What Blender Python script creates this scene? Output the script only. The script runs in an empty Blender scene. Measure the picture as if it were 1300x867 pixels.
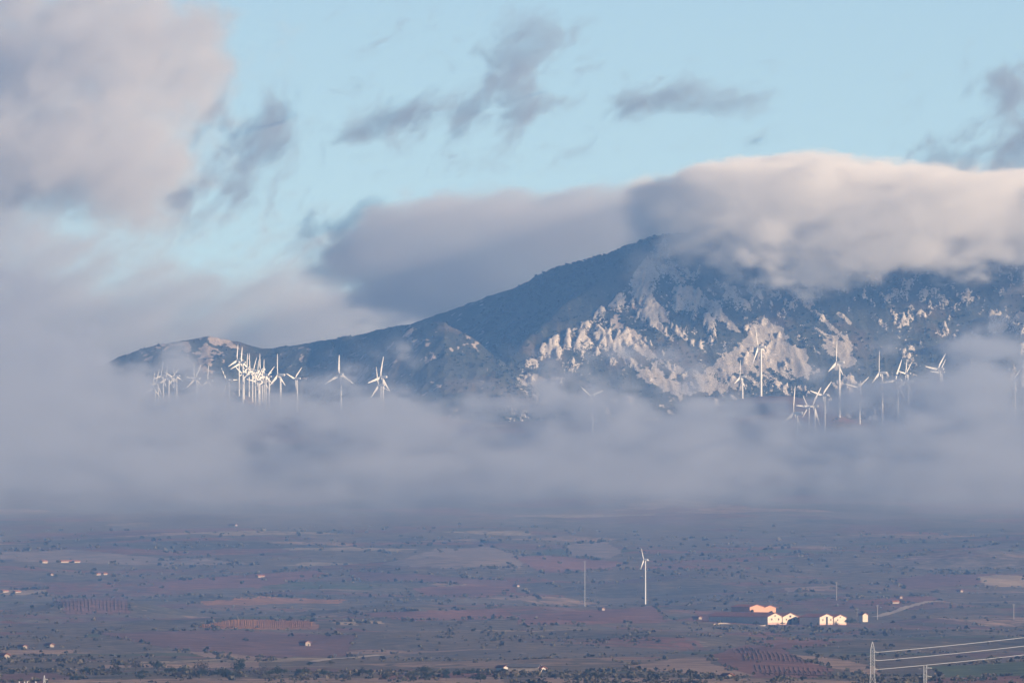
import bpy, bmesh, math, random, time
import numpy as np
from mathutils import Vector, Matrix

T0 = time.time()
SC = bpy.context.scene
COL = SC.collection
K = 3.22e-5          # radians per photo pixel (a very long telephoto lens)
H0 = 500.0           # photo row of the camera's own level
CZ = 200.0           # camera height above the datum


def P(px, py, Y):
    """World point at distance Y seen at photo column px and row py."""
    return Vector(((px - 650.0) * K * Y, Y, CZ + (H0 - py) * K * Y))


# ------------------------------------------------------------------ camera
cam = bpy.data.cameras.new('camera')
cam.sensor_width = 36.0
cam.lens = 36.0 / (1300.0 * K)
cam.shift_y = (H0 - 433.5) / 1300.0
cam.clip_start = 1.0
cam.clip_end = 60000.0
cam_ob = bpy.data.objects.new('camera', cam)
COL.objects.link(cam_ob)
cam_ob.location = (0, 0, CZ)
cam_ob.rotation_euler = (math.radians(90), 0, 0)
SC.camera = cam_ob

# ------------------------------------------------------------------ sky and sun
SUN_AZ, SUN_EL = math.radians(120.0), math.radians(14.0)   # azimuth clockwise from +Y
S = Vector((math.sin(SUN_AZ) * math.cos(SUN_EL), math.cos(SUN_AZ) * math.cos(SUN_EL), math.sin(SUN_EL)))
world = bpy.data.worlds.new('World')
SC.world = world
world.use_nodes = True
wn, wl = world.node_tree.nodes, world.node_tree.links
for n in list(wn):
    wn.remove(n)
sky = wn.new('ShaderNodeTexSky')
sky.sky_type = 'NISHITA'
sky.sun_disc = False
sky.sun_elevation = SUN_EL
sky.sun_rotation = SUN_AZ
sky.altitude = 600
sky.air_density = 0.30
sky.dust_density = 0.0
sky.ozone_density = 1.6
bg = wn.new('ShaderNodeBackground')
bg.inputs['Strength'].default_value = 0.099
wo = wn.new('ShaderNodeOutputWorld')
wl.new(sky.outputs[0], bg.inputs[0])
wl.new(bg.outputs[0], wo.inputs[0])
sun = bpy.data.lights.new('sun', 'SUN')
sun.energy = 5.0
sun.angle = math.radians(0.5)
sun.color = (1.0, 0.86, 0.75)
sun_ob = bpy.data.objects.new('sun', sun)
COL.objects.link(sun_ob)
sun_ob.location = (3000, 0, 2000)
sun_ob.rotation_euler = (-S).to_track_quat('-Z', 'Y').to_euler()

SC.view_settings.view_transform = 'Standard'
SC.view_settings.look = 'None'
SC.view_settings.exposure = 0.35
SC.view_settings.gamma = 1.0
SC.view_settings.use_curve_mapping = False
cy = SC.cycles
cy.use_denoising = True
try:
    cy.denoiser = 'OPENIMAGEDENOISE'
    cy.denoising_input_passes = 'RGB_ALBEDO_NORMAL'
    cy.denoising_prefilter = 'ACCURATE'
except Exception:
    pass
cy.use_adaptive_sampling = True
cy.adaptive_threshold = 0.015
cy.max_bounces = 10
cy.diffuse_bounces = 2
cy.volume_bounces = 8
cy.volume_step_rate = 1.0
cy.volume_max_steps = 320
cy.transparent_max_bounces = 8
cy.sample_clamp_indirect = 3.0
SC.render.film_transparent = False

# ------------------------------------------------------------------ noise
RNG = np.random.default_rng(11)
L2 = RNG.random((256, 256)).astype(np.float32)
L3 = RNG.random((64, 64, 64)).astype(np.float32)


def n2(x, y):
    x = np.asarray(x, np.float32); y = np.asarray(y, np.float32)
    xi = np.floor(x).astype(np.int32); yi = np.floor(y).astype(np.int32)
    fx = x - xi; fy = y - yi
    fx = fx * fx * fx * (fx * (fx * 6 - 15) + 10); fy = fy * fy * fy * (fy * (fy * 6 - 15) + 10)
    x0 = xi & 255; x1 = (xi + 1) & 255; y0 = yi & 255; y1 = (yi + 1) & 255
    a = L2[x0, y0]; b = L2[x1, y0]; c = L2[x0, y1]; d = L2[x1, y1]
    return (a + (b - a) * fx) * (1 - fy) + (c + (d - c) * fx) * fy


def f2(x, y, octv=4, gain=0.5, lac=2.03, ridged=False):
    s = 0.0; a = 1.0; t = 0.0
    for o in range(octv):
        v = n2(x + 17.3 * o, y + 41.7 * o)
        if ridged:
            v = 1 - np.abs(2 * v - 1)
        s = s + a * v; t += a
        # rotate the lattice between octaves so no grid shows
        x, y = (0.8 * x - 0.6 * y) * lac, (0.6 * x + 0.8 * y) * lac
        a *= gain
    return s / t


def n3(x, y, z):
    xi = np.floor(x).astype(np.int32); yi = np.floor(y).astype(np.int32); zi = np.floor(z).astype(np.int32)
    fx = (x - xi).astype(np.float32); fy = (y - yi).astype(np.float32); fz = (z - zi).astype(np.float32)
    fx = fx * fx * (3 - 2 * fx); fy = fy * fy * (3 - 2 * fy); fz = fz * fz * (3 - 2 * fz)
    x0 = xi & 63; x1 = (xi + 1) & 63; y0 = yi & 63; y1 = (yi + 1) & 63; z0 = zi & 63; z1 = (zi + 1) & 63
    c00 = L3[x0, y0, z0] * (1 - fx) + L3[x1, y0, z0] * fx
    c10 = L3[x0, y1, z0] * (1 - fx) + L3[x1, y1, z0] * fx
    c01 = L3[x0, y0, z1] * (1 - fx) + L3[x1, y0, z1] * fx
    c11 = L3[x0, y1, z1] * (1 - fx) + L3[x1, y1, z1] * fx
    return (c00 * (1 - fy) + c10 * fy) * (1 - fz) + (c01 * (1 - fy) + c11 * fy) * fz


def f3(x, y, z, octv=5, gain=0.5, lac=2.02):
    s = 0.0; a = 1.0; t = 0.0
    for o in range(octv):
        s = s + a * n3(x + 13.1 * o, y + 7.7 * o, z + 29.3 * o); t += a
        x, y, z = (0.8 * x + 0.6 * z) * lac, y * lac, (0.8 * z - 0.6 * x) * lac
        a *= gain
    return s / t


def sstep(a, b, x):
    t = np.clip((x - a) / (b - a), 0, 1)
    return t * t * (3 - 2 * t)


# ------------------------------------------------------------------ object helpers
def tag(o, label=None, cat=None, group=None, kind=None):
    if label: o['label'] = label
    if cat: o['category'] = cat
    if group: o['group'] = group
    if kind: o['kind'] = kind
    return o


def np_mesh(name, verts, faces, smooth=False):
    """verts (n,3) and faces (m,3 or 4) as numpy arrays."""
    me = bpy.data.meshes.new(name)
    verts = np.ascontiguousarray(verts, np.float32); faces = np.ascontiguousarray(faces, np.int32)
    m, k = faces.shape
    me.vertices.add(len(verts)); me.vertices.foreach_set('co', verts.ravel())
    me.loops.add(m * k); me.loops.foreach_set('vertex_index', faces.ravel())
    me.polygons.add(m)
    me.polygons.foreach_set('loop_start', np.arange(0, m * k, k, dtype=np.int32))
    me.polygons.foreach_set('loop_total', np.full(m, k, np.int32))
    me.polygons.foreach_set('use_smooth', np.full(m, smooth, bool))
    me.update(calc_edges=True)
    return me


def link(name, me, mat=None, parent=None, loc=None):
    o = bpy.data.objects.new(name, me)
    COL.objects.link(o)
    if mat and me is not None and not me.materials:
        me.materials.append(mat)
    if parent: o.parent = parent
    if loc is not None: o.location = loc
    return o


def empty(name, loc, rz=0.0):
    o = bpy.data.objects.new(name, None)
    COL.objects.link(o)
    o.location = loc; o.rotation_euler = (0, 0, rz)
    o.empty_display_size = 1.0
    return o


def grid_faces(nr, nc):
    i = np.arange(nr * nc, dtype=np.int32).reshape(nr, nc)
    return np.stack([i[:-1, :-1], i[:-1, 1:], i[1:, 1:], i[1:, :-1]], -1).reshape(-1, 4)


def attr(me, name, vals):
    a = me.attributes.new(name, 'FLOAT', 'POINT')
    a.data.foreach_set('value', np.ascontiguousarray(vals, np.float32).ravel())


class Mat:
    """Small node-graph writer for one Principled material."""
    def __init__(s, name, rough=0.9, base=(0.5, 0.5, 0.5)):
        s.m = bpy.data.materials.new(name); s.m.use_nodes = True
        s.n, s.l = s.m.node_tree.nodes, s.m.node_tree.links
        s.b = s.n['Principled BSDF']
        s.b.inputs['Roughness'].default_value = rough
        s.b.inputs['Specular IOR Level'].default_value = 0.2
        s.b.inputs['Base Color'].default_value = (*base, 1)

    def new(s, t, **kw):
        n = s.n.new(t)
        for k_, v in kw.items(): setattr(n, k_, v)
        return n

    def noise(s, scale, detail=4, rough=0.55, vec=None):
        t = s.new('ShaderNodeTexNoise'); t.inputs['Scale'].default_value = scale
        t.inputs['Detail'].default_value = detail; t.inputs['Roughness'].default_value = rough
        if vec is not None: s.l.new(vec, t.inputs['Vector'])
        return t.outputs['Fac']

    def coords(s, scale=(1, 1, 1), out='Object'):
        tc = s.new('ShaderNodeTexCoord'); mp = s.new('ShaderNodeMapping')
        mp.inputs['Scale'].default_value = scale
        s.l.new(tc.outputs[out], mp.inputs[0])
        return mp.outputs[0]

    def ramp(s, fac, stops, interp='LINEAR'):
        r = s.new('ShaderNodeValToRGB'); r.color_ramp.interpolation = interp
        e = r.color_ramp.elements
        while len(e) < len(stops): e.new(0.5)
        for q, (p, c) in zip(e, stops):
            q.position = p; q.color = (*c, 1) if len(c) == 3 else c
        s.l.new(fac, r.inputs[0])
        return r.outputs[0]

    def mix(s, fac, a, b, mode='MIX'):
        m = s.new('ShaderNodeMix', data_type='RGBA', blend_type=mode)
        for sock, v in ((m.inputs[0], fac), (m.inputs[6], a), (m.inputs[7], b)):
            if isinstance(v, (int, float)): sock.default_value = v
            elif isinstance(v, tuple): sock.default_value = (*v, 1)
            else: s.l.new(v, sock)
        return m.outputs[2]

    def math(s, op, a, b=None, c=None, clamp=False):
        m = s.new('ShaderNodeMath', operation=op, use_clamp=clamp)
        for sock, v in zip(m.inputs, (a, b, c)):
            if v is None: continue
            if isinstance(v, (int, float)): sock.default_value = v
            else: s.l.new(v, sock)
        return m.outputs[0]

    def attr(s, name):
        a = s.new('ShaderNodeAttribute'); a.attribute_name = name
        return a.outputs['Fac']

    def color(s, c):
        if isinstance(c, tuple): s.b.inputs['Base Color'].default_value = (*c, 1)
        else: s.l.new(c, s.b.inputs['Base Color'])

    def bump(s, h, strength, dist):
        b = s.new('ShaderNodeBump'); b.inputs['Strength'].default_value = strength
        b.inputs['Distance'].default_value = dist
        s.l.new(h, b.inputs['Height']); s.l.new(b.outputs[0], s.b.inputs['Normal'])


def plain_mat(name, base, rough=0.8, var=0.12, scale=0.6):
    m = Mat(name, rough)
    n = m.noise(scale, 5, 0.6, m.coords())
    lo = tuple(c * (1 - var) for c in base); hi = tuple(min(1, c * (1 + var)) for c in base)
    m.color(m.ramp(n, [(0.3, lo), (0.7, hi)]))
    return m.m


# ------------------------------------------------------------------ terrain
PROF_Y = np.array([-900, 600, 3000, 6000, 7500, 8500, 10000, 12000, 14000, 16000, 19000, 22000, 24000, 25500, 26500, 27200, 27600, 28100, 28500, 30600], np.float32)
PROF_PY = np.array([0, 0, 0, 935, 905, 870, 850, 827, 808, 793, 769, 714, 678, 645, 580, 530, 528, 545, 552, 560], np.float32)
PROF_Z = CZ + (H0 - PROF_PY) * K * PROF_Y
PROF_Z[0:3] = [195, 168, 128]                      # the hill the camera stands on
CREST_PX = np.array([-700, 0, 150, 240, 285, 310, 345, 380, 430, 485, 540, 620, 800, 900, 935, 965, 1000, 1040, 1075, 1120, 1300, 2000], np.float32)
CREST_PY = np.array([548, 540, 528, 520, 512, 501, 516, 521, 521, 519, 524, 545, 545, 520, 507, 502, 503, 509, 530, 540, 542, 548], np.float32)
# local rises that carry the things seen on them: px, py wanted there, Y, radius in m across / along
RISES = []


def smooth_prof(Y):
    z = 0.0
    for o, w in ((-300, .15), (-150, .2), (0, .3), (150, .2), (300, .15)):
        z = z + w * np.interp(Y + o, PROF_Y, PROF_Z)
    return z


def plain_z(x, Y):
    """Height of the valley floor."""
    x = np.asarray(x, np.float32); Y = np.asarray(Y, np.float32)
    z = smooth_prof(Y)
    w = sstep(5500, 8000, Y) * (1 - sstep(26000, 26900, Y))
    amp = np.interp(Y, [8000, 12000, 17000, 20000, 22500, 25500], [3.2, 5.5, 8.0, 7.0, 4.5, 3.0])
    h = (f2(x / 260.0 + 5, Y / 900.0 + 3, 3) - 0.5) * 2.3
    h = h + (f2(x / 90.0 + 31, Y / 260.0 + 8, 3) - 0.5) * 1.1
    z = z + w * amp * h
    # the bench where the wind farm stands
    wb = np.exp(-((Y - 27250) / 330.0) ** 2)
    px = x / (K * np.maximum(Y, 1)) + 650
    zc = CZ + (H0 - np.interp(px, CREST_PX, CREST_PY)) * K * 27250.0
    z = z * (1 - wb) + (zc + (f2(x / 40.0, Y / 60.0, 3) - .5) * 2.0) * wb
    return z


def ground_z(x, Y):
    z = plain_z(x, Y)
    for (cx, cY, dz, rx, ry) in RISES:
        z = z + dz * np.exp(-((x - cx) / rx) ** 2 - ((Y - cY) / ry) ** 2)
    return z


def rise(px, py, Y, rx, ry):
    """Lift (or lower) the ground so that it passes through photo point (px, py) at distance Y."""
    p = P(px, py, Y)
    RISES.append((p.x, Y, float(p.z - ground_z(np.float32(p.x), np.float32(Y))), rx, ry))


# photo points that fix the lie of the land
rise(818, 768, 19000, 160, 500)      # lone turbine
rise(1000, 793, 16000, 120, 260)     # farm sheds
rise(965, 778, 16350, 60, 130)
rise(742, 770, 18600, 60, 200)
rise(960, 822, 12600, 90, 150)       # vine-row hillside
rise(860, 838, 11300, 45, 120)
rise(690, 852, 10300, 60, 160)
rise(330, 838, 11000, 120, 260)
rise(125, 762, 17000, 70, 160)
rise(560, 708, 21500, 110, 260)
rise(320, 790, 15200, 120, 200)
rise(1180, 700, 22000, 140, 300)
rise(1200, 842, 10400, 60, 160)


def hit(px, py, y0=7300.0, y1=27900.0):
    """First ground point seen at a photo point (arrays): marches along the sight line."""
    px = np.atleast_1d(np.asarray(px, np.float32)); py = np.atleast_1d(np.asarray(py, np.float32))
    out = np.full(px.shape, np.nan, np.float32)
    Ys = np.concatenate([np.arange(y0, 14000, 12.0), np.arange(14000, y1, 20.0)]).astype(np.float32)
    for i in range(0, len(px), 256):
        a = px[i:i + 256, None]; b = py[i:i + 256, None]
        X = (a - 650) * K * Ys[None]; Z = CZ + (H0 - b) * K * Ys[None]
        below = Z <= ground_z(X, np.broadcast_to(Ys[None], X.shape))
        j = below.argmax(1); ok = below.any(1)
        out[i:i + 256][ok] = Ys[j[ok]]
    return out


# rows get denser where more of them are seen
rowsY = np.concatenate([np.linspace(-880, 5500, 24), np.arange(5700, 7400, 60), np.arange(7400, 12000, 9.0),
                        np.arange(12000, 20000, 17.0), np.arange(20000, 27900, 24.0), np.arange(27900, 30600, 120)]).astype(np.float32)
colU = np.concatenate([np.arange(-900, -60, 30), np.arange(-60, 1360, 3.8), np.arange(1365, 2200, 30)]).astype(np.float32)
GX = (colU[None, :] - 650) * K * np.maximum(rowsY[:, None], 2500.0)
GY = np.broadcast_to(rowsY[:, None], GX.shape)
GZ = ground_z(GX, GY)
gm = np_mesh('ground', np.stack([GX, GY, GZ], -1).reshape(-1, 3), grid_faces(*GX.shape)[:, ::1], smooth=True)

def seg_dist(u, v, pts):
    d = np.full(u.shape, 1e9, np.float32)
    for (a, b), (c_, e) in zip(pts[:-1], pts[1:]):
        t = np.clip(((u - a) * (c_ - a) + (v - b) * (e - b)) / ((c_ - a) ** 2 + (e - b) ** 2), 0, 1)
        d = np.minimum(d, np.hypot(u - a - t * (c_ - a), v - b - t * (e - b)))
    return d


def poly_in(u, v, pts, soft=0.0):
    """1 inside a photo-space outline."""
    ins = np.zeros(u.shape, bool)
    n = len(pts)
    for i in range(n):
        (x1, y1), (x2, y2) = pts[i], pts[(i + 1) % n]
        cnd = ((y1 > v) != (y2 > v))
        xi = (x2 - x1) * (v - y1) / (y2 - y1 + 1e-9) + x1
        ins ^= cnd & (u < xi)
    return ins


# land use: outlines of the fields one can pick out, as the colour of soil and crop
GU = GX / (K * np.maximum(GY, 1)) + 650; GV = H0 - (GZ - CZ) / (K * np.maximum(GY, 1))
LAND = np.zeros(GX.shape + (3,), np.float32); LMASK = np.zeros(GX.shape, np.float32)
gn = f2(GX / 25.0, GY / 80.0, 3) - .5
gu_, gv_ = GU + gn * 9, GV + gn * 3.5
cV = (0.215, 0.108, 0.085); cT = (0.33, 0.225, 0.165); cP = (0.18, 0.102, 0.088); cS = (0.38, 0.28, 0.19); cG = (0.10, 0.12, 0.055); cO = (0.36, 0.175, 0.085); cD = (0.045, 0.050, 0.036); cW = (0.26, 0.20, 0.17)
FIELDS = [
    ([(905, 512), (935, 505), (965, 499), (1040, 503), (1066, 530), (1050, 545), (905, 540)], (0.15, 0.095, 0.082), 1),
    ([(900, 832), (948, 817), (992, 821), (1012, 835), (1062, 850), (1036, 860), (960, 861), (925, 850)], cV, 1),
    ([(790, 846), (850, 836), (896, 833), (904, 842), (962, 858), (900, 857), (840, 851)], cT, 1),
    ([(1004, 829), (1062, 835), (1112, 845), (1124, 860), (1070, 851), (1020, 838)], cT, 1),
    ([(940, 813), (1040, 811), (1062, 818), (1000, 823)], cV, 1),
    ([(1178, 846), (1310, 839), (1310, 857), (1200, 859)], cG, 1),
    ([(1190, 860), (1310, 857), (1310, 870), (1150, 870)], cV, .9),
    ([(243, 796), (300, 785), (402, 789), (402, 798), (320, 799)], cO, 1),
    ([(66, 760), (160, 757), (167, 778), (85, 781)], cP, 1),
    ([(110, 802), (300, 800), (452, 806), (440, 832), (300, 836), (200, 820)], cP, .9),
    ([(225, 826), (260, 827), (350, 836), (345, 840), (262, 834)], cT, 1),
    ([(486, 717), (556, 696), (622, 693), (664, 706), (664, 721), (560, 722)], cW, .9),
    ([(716, 691), (770, 687), (792, 700), (770, 709), (724, 705)], cW, .9),
    ([(650, 707), (690, 704), (800, 714), (770, 724), (690, 728)], (0.23, 0.12, 0.10), .9),
    ([(1130, 737), (1180, 728), (1262, 729), (1240, 742), (1150, 748)], cP, .9),
    ([(1240, 731), (1310, 730), (1310, 746), (1250, 744)], cS, .8),
    ([(1060, 762), (1180, 756), (1200, 762), (1100, 768)], cV, .9),
    ([(1090, 716), (1270, 690), (1310, 700), (1310, 722), (1180, 724)], cW, .5),
    ([(650, 780), (720, 775), (832, 770), (850, 790), (660, 794)], cV, .85),
    ([(880, 775), (985, 777), (985, 783), (885, 784)], cV, .8),
    ([(0, 700), (90, 697), (255, 712), (250, 718), (0, 712)], cW, .8),
    ([(200, 738), (400, 722), (420, 730), (330, 746), (180, 750)], cV, .75),
    ([(0, 748), (60, 748), (60, 754), (0, 755)], cS, .8),
    ([(200, 712), (260, 708), (330, 716), (200, 718)], cW, .8),
    ([(250, 762), (330, 757), (440, 760), (430, 766), (260, 768)], cO, .6),
    ([(440, 778), (640, 772), (660, 784), (520, 788)], cV, .75),
    ([(520, 746), (650, 740), (660, 752), (540, 756)], cV, .75),
    ([(440, 724), (520, 728), (660, 738), (640, 744), (450, 736)], cP, .8),
    ([(420, 790), (486, 787), (486, 791), (430, 793)], cS, .9),
    ([(0, 825), (95, 824), (94, 829), (0, 833)], cT, .9),
    ([(130, 843), (330, 840), (330, 846), (130, 848)], cT, .8),
    ([(0, 855), (60, 853), (110, 862), (0, 866)], cP, .9),
    ([(60, 862), (640, 858), (640, 870), (60, 870)], cT, .6),
    ([(480, 856), (650, 852), (650, 857), (480, 862)], cV, .8),
    ([(680, 858), (930, 861), (1120, 864), (1120, 870), (680, 868)], cT, .8),
    ([(990, 745), (1060, 742), (1070, 748), (1000, 752)], cT, .6),
]
for pts, c_, k_ in FIELDS:
    ins = poly_in(gu_, gv_, pts) & (GY > 7400) & (GY < 27600)
    LAND[ins] = c_; LMASK[ins] = k_
ca = gm.color_attributes.new('land', 'FLOAT_COLOR', 'POINT')
ca.data.foreach_set('color', np.concatenate([LAND, np.ones(GX.shape + (1,), np.float32)], -1).astype(np.float32).ravel())
attr(gm, 'landmask', LMASK)

m = Mat('valley_soil', 0.95)
co = m.coords((1, 1, 1))
# warp the field boundaries a little
wv = m.new('ShaderNodeTexNoise'); wv.inputs['Scale'].default_value = 0.008; wv.inputs['Detail'].default_value = 3
m.l.new(co, wv.inputs['Vector'])
vm_ = m.new('ShaderNodeVectorMath', operation='MULTIPLY_ADD')
m.l.new(wv.outputs['Color'], vm_.inputs[0]); vm_.inputs[1].default_value = (70, 160, 0); m.l.new(co, vm_.inputs[2])
mp = m.new('ShaderNodeMapping'); mp.inputs['Scale'].default_value = (1 / 110.0, 1 / 230.0, 0.0)
m.l.new(vm_.outputs[0], mp.inputs[0])
vo = m.new('ShaderNodeTexVoronoi'); vo.inputs['Scale'].default_value = 1.0
m.l.new(mp.outputs[0], vo.inputs['Vector'])
sep = m.new('ShaderNodeSeparateColor'); m.l.new(vo.outputs['Color'], sep.inputs[0])
SCRUB = (0.160, 0.125, 0.090); DARK = (0.100, 0.088, 0.066); VINE = (0.22, 0.105, 0.080); TAN = (0.33, 0.22, 0.155)  # SCRUB and DARK lightened: valley haze painted into the soil colour
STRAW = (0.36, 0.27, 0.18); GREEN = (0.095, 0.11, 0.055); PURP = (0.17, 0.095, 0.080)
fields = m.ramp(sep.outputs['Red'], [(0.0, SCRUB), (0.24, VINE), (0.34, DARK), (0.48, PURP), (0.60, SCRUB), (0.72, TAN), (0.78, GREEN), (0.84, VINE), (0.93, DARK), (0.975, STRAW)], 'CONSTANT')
ve = m.new('ShaderNodeTexVoronoi', feature='DISTANCE_TO_EDGE'); m.l.new(mp.outputs[0], ve.inputs['Vector'])
edge = m.ramp(ve.outputs['Distance'], [(0.02, (1, 1, 1)), (0.07, (0, 0, 0))])
big = m.noise(0.0022, 3, 0.5, co)
wild = m.ramp(big, [(0.48, (0, 0, 0)), (0.56, (1, 1, 1))])
spk = m.noise(0.09, 6, 0.65, co)
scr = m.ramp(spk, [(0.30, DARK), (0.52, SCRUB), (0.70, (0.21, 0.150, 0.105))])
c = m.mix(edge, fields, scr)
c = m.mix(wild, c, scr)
la = m.new('ShaderNodeAttribute'); la.attribute_name = 'land'
lm = m.ramp(m.math('ADD', m.attr('landmask'), m.math('MULTIPLY', m.math('SUBTRACT', spk, 0.5), 0.8)), [(0.45, (0, 0, 0)), (0.60, (1, 1, 1))])
c = m.mix(lm, c, la.outputs['Color'])
mott = m.noise(0.045, 5, 0.7, co)
c = m.mix(0.8, c, m.ramp(mott, [(0.30, (0.45, 0.50, 0.55)), (0.5, (1.0, 1.0, 1.0)), (0.72, (1.7, 1.6, 1.45))]), 'MULTIPLY')
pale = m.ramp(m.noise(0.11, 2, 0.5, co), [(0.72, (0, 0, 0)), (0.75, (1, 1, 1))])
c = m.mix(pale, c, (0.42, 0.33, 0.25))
fine = m.noise(0.35, 5, 0.7, co)
c = m.mix(0.55, c, m.ramp(fine, [(0.25, (0.45, 0.45, 0.45)), (0.75, (1.5, 1.5, 1.5))]), 'MULTIPLY')
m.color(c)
m.bump(fine, 0.6, 1.2)
SOIL = m.m
ground = tag(link('ground', gm, SOIL), 'patchwork valley floor of vineyards and scrub', kind='structure')
print('ground', len(gm.polygons), round(time.time() - T0, 1))

# ------------------------------------------------------------------ mountain
PKX, PKY, PKZ = P(832, 297, 28750)
SIL_PX = np.array([-500, 0, 60, 110, 140, 160, 200, 235, 262, 290, 320, 345, 380, 430, 470, 510, 540, 565, 600, 640, 720, 900], np.float32)
SIL_PY = np.array([585, 528, 492, 466, 452, 443, 432, 426, 422, 426, 434, 436, 431, 424, 415, 407, 403, 404, 424, 456, 520, 600], np.float32)


def smax(a, b, k):
    h = np.clip(0.5 + 0.5 * (a - b) / k, 0, 1)
    return b + (a - b) * h + k * h * (1 - h)


def mountain_z(x, Y, detail=True):
    dx = x - PKX; dY = Y - PKY
    big = (f2(x / 150.0 + 3, Y / 150.0 + 9, 3) - 0.5)
    wx = dx + 26 * (f2(x / 90.0 + 50, Y / 90.0, 3) - .5)
    A = PKZ + 0.625 * wx + 0.20 * dY + 10 * big
    gul = f2((x * 0.93 + Y * 0.36) / 30.0 + 7, (Y * .93 - x * .36) / 95.0 + 2, 4, ridged=True)
    B = PKZ - 0.08 * wx + 0.90 * dY + 15 * big + 9 * (gul - 0.6)
    C = PKZ + 0.10 * dx - 0.194 * dY + 4 * big
    top = PKZ + 5 + 8 * big
    M = -smax(-A, -B, 5.0)
    M = -smax(-M, -C, 5.0)
    M = -smax(-M, -top, 8.0)
    # nearer spur on the far right whose near flank lies in shade
    q = P(1330, 378, 28620)
    ex = x - q.x + 16 * (f2(x / 70.0 + 20, Y / 70.0, 3) - .5); eY = Y - q.y
    D = q.z - smax(-(0.70 * ex + 0.40 * eY), smax(-(-0.10 * ex + 0.85 * eY), -(0.15 * ex - 0.50 * eY), 4.0), 4.0) + 7 * big
    # long low hill on the left
    px = x / (K * 28520.0) + 650
    zc = CZ + (H0 - np.interp(px, SIL_PX, SIL_PY)) * K * 28520.0
    front = 28520.0 - 0.78 * np.clip(x + 230.0 + 20 * (f2(x / 50.0, Y / 50.0, 2) - .5), 0, 400) - Y + 18 * (f2(x / 60.0 + 9, Y / 60.0 + 1, 3) - .5)
    g2 = f2((x * .9 - Y * .42) / 42.0, (Y * .9 + x * .42) / 120.0, 4, ridged=True)
    Lh = zc - np.where(front > 0, 0.52 * front, -0.8 * front) + (g2 - .62) * 11 * np.clip(front / 60.0, 0, 1) - 5.0
    base = ground_z(x, np.minimum(Y, 28500))
    z = smax(smax(M, D, 3.0), Lh, 24.0)
    if detail:
        z = z + (f2(x / 14.0, Y / 14.0, 4) - .5) * 4.5
    return smax(z, base - 1.5, 6.0)


mx = np.arange(-760, 780, 1.55, dtype=np.float32)
mY = np.concatenate([np.arange(28080, 28200, 10), np.arange(28200, 28900, 1.6), np.arange(28900, 29180, 2.6), np.arange(29184, 29600, 9)]).astype(np.float32)
MX, MY = np.meshgrid(mx, mY)
MZ = mountain_z(MX, MY)
MU = MX / (K * MY) + 650; MV = H0 - (MZ - CZ) / (K * MY)     # photo position of every vertex


nz1 = f2(MX / 22.0 + 40, MY / 22.0, 4)
nz2 = f2(MX / 7.0 + 11, MY / 7.0 + 5, 4)
streak = f2((MU * .76 + MV * .65) / 60.0, (MV * .76 - MU * .65) / 6.5, 4)     # runs down to the right
rib = f2((MU + .35 * MV) / 8.0 + 3 * f2(MU / 40.0, MV / 40.0, 2), MV / 15.0 + 9, 5, .6)            # upright ribs of the cliffs
wood = sstep(.49, .57, f2((MU - .6 * MV) / 34.0 + 21, (MV + .3 * MU) / 22.0 + 3, 4))                      # patches of closed forest
rock = np.zeros_like(MU); scree = np.zeros_like(MU)
# crest of the cliff edge: bare limestone crags
edge_pts = [(832, 312), (812, 345), (795, 372), (770, 392), (735, 415), (700, 434), (668, 462)]
de = seg_dist(MU, MV, edge_pts)
right_of = sstep(-8, 4, (MU - np.interp(MV, [300, 345, 372, 392, 415, 434, 462, 520], [840, 812, 793, 768, 733, 698, 664, 640])))
rock = np.maximum(rock, np.exp(-(de / 20.0) ** 2) * 0.62)
cl = [((818, 352), 30, 44, 1.05), ((845, 345), 26, 22, .85), ((862, 382), 16, 24, .95), ((785, 380), 14, 16, 1), ((700, 442), 20, 18, .95), ((728, 440), 24, 24, .95),
      ((735, 460), 22, 16, .8), ((790, 430), 16, 20, .75), ((905, 410), 16, 16, .8), ((880, 385), 14, 18, .8), ((930, 375), 40, 20, .62), ((960, 380), 40, 26, .62),
      ((830, 395), 30, 24, .7), ((875, 440), 14, 14, .6), ((890, 460), 16, 12, .55), ((760, 430), 40, 30, .6), ((860, 350), 40, 14, .75), ((1000, 395), 34, 20, .55),
      ((1040, 372), 50, 14, .5), ((1190, 380), 70, 26, .5), ((1155, 425), 10, 26, .55), ((1205, 420), 18, 16, .6), ((1270, 400), 60, 20, .5), ((1120, 380), 60, 24, .45)]
for (u, v), ru, rv, k_ in cl:
    rock = np.maximum(rock, k_ * np.exp(-(((MU - u) / ru) ** 2 + ((MV - v) / rv) ** 2) * .9))
scr_polys = [([(945, 408), (975, 405), (1020, 440), (1045, 472), (1030, 482), (985, 470), (960, 470), (935, 478), (900, 470), (915, 450), (940, 440)], 1.0),
             ([(1045, 435), (1068, 420), (1088, 440), (1075, 470), (1058, 462)], .9),
             ([(808, 372), (822, 375), (850, 405), (842, 412), (822, 398)], 1.0),
             ([(785, 400), (800, 415), (822, 445), (815, 452), (795, 428)], .9),
             ([(810, 470), (830, 465), (870, 490), (900, 500), (870, 505), (835, 492)], .85),
             ([(660, 480), (690, 474), (712, 486), (690, 492), (664, 490)], .8),
             ([(880, 470), (915, 472), (930, 498), (905, 500)], .8)]
wu = MU + (nz1 - .5) * 44; wv2 = MV + (nz2 - .5) * 26
for pts, k_ in scr_polys:
    scree = np.maximum(scree, k_ * poly_in(wu, wv2, pts))
scree = np.maximum(scree, 0.9 * sstep(.57, .63, streak) * (1 - wood) * sstep(700, 780, MU) * (1 - sstep(1050, 1200, MU)) * sstep(330, 350, MV))
nz3 = f2(MX / 3.6 + 5, MY / 3.6 + 50, 3)
placed = rock.copy()
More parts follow.
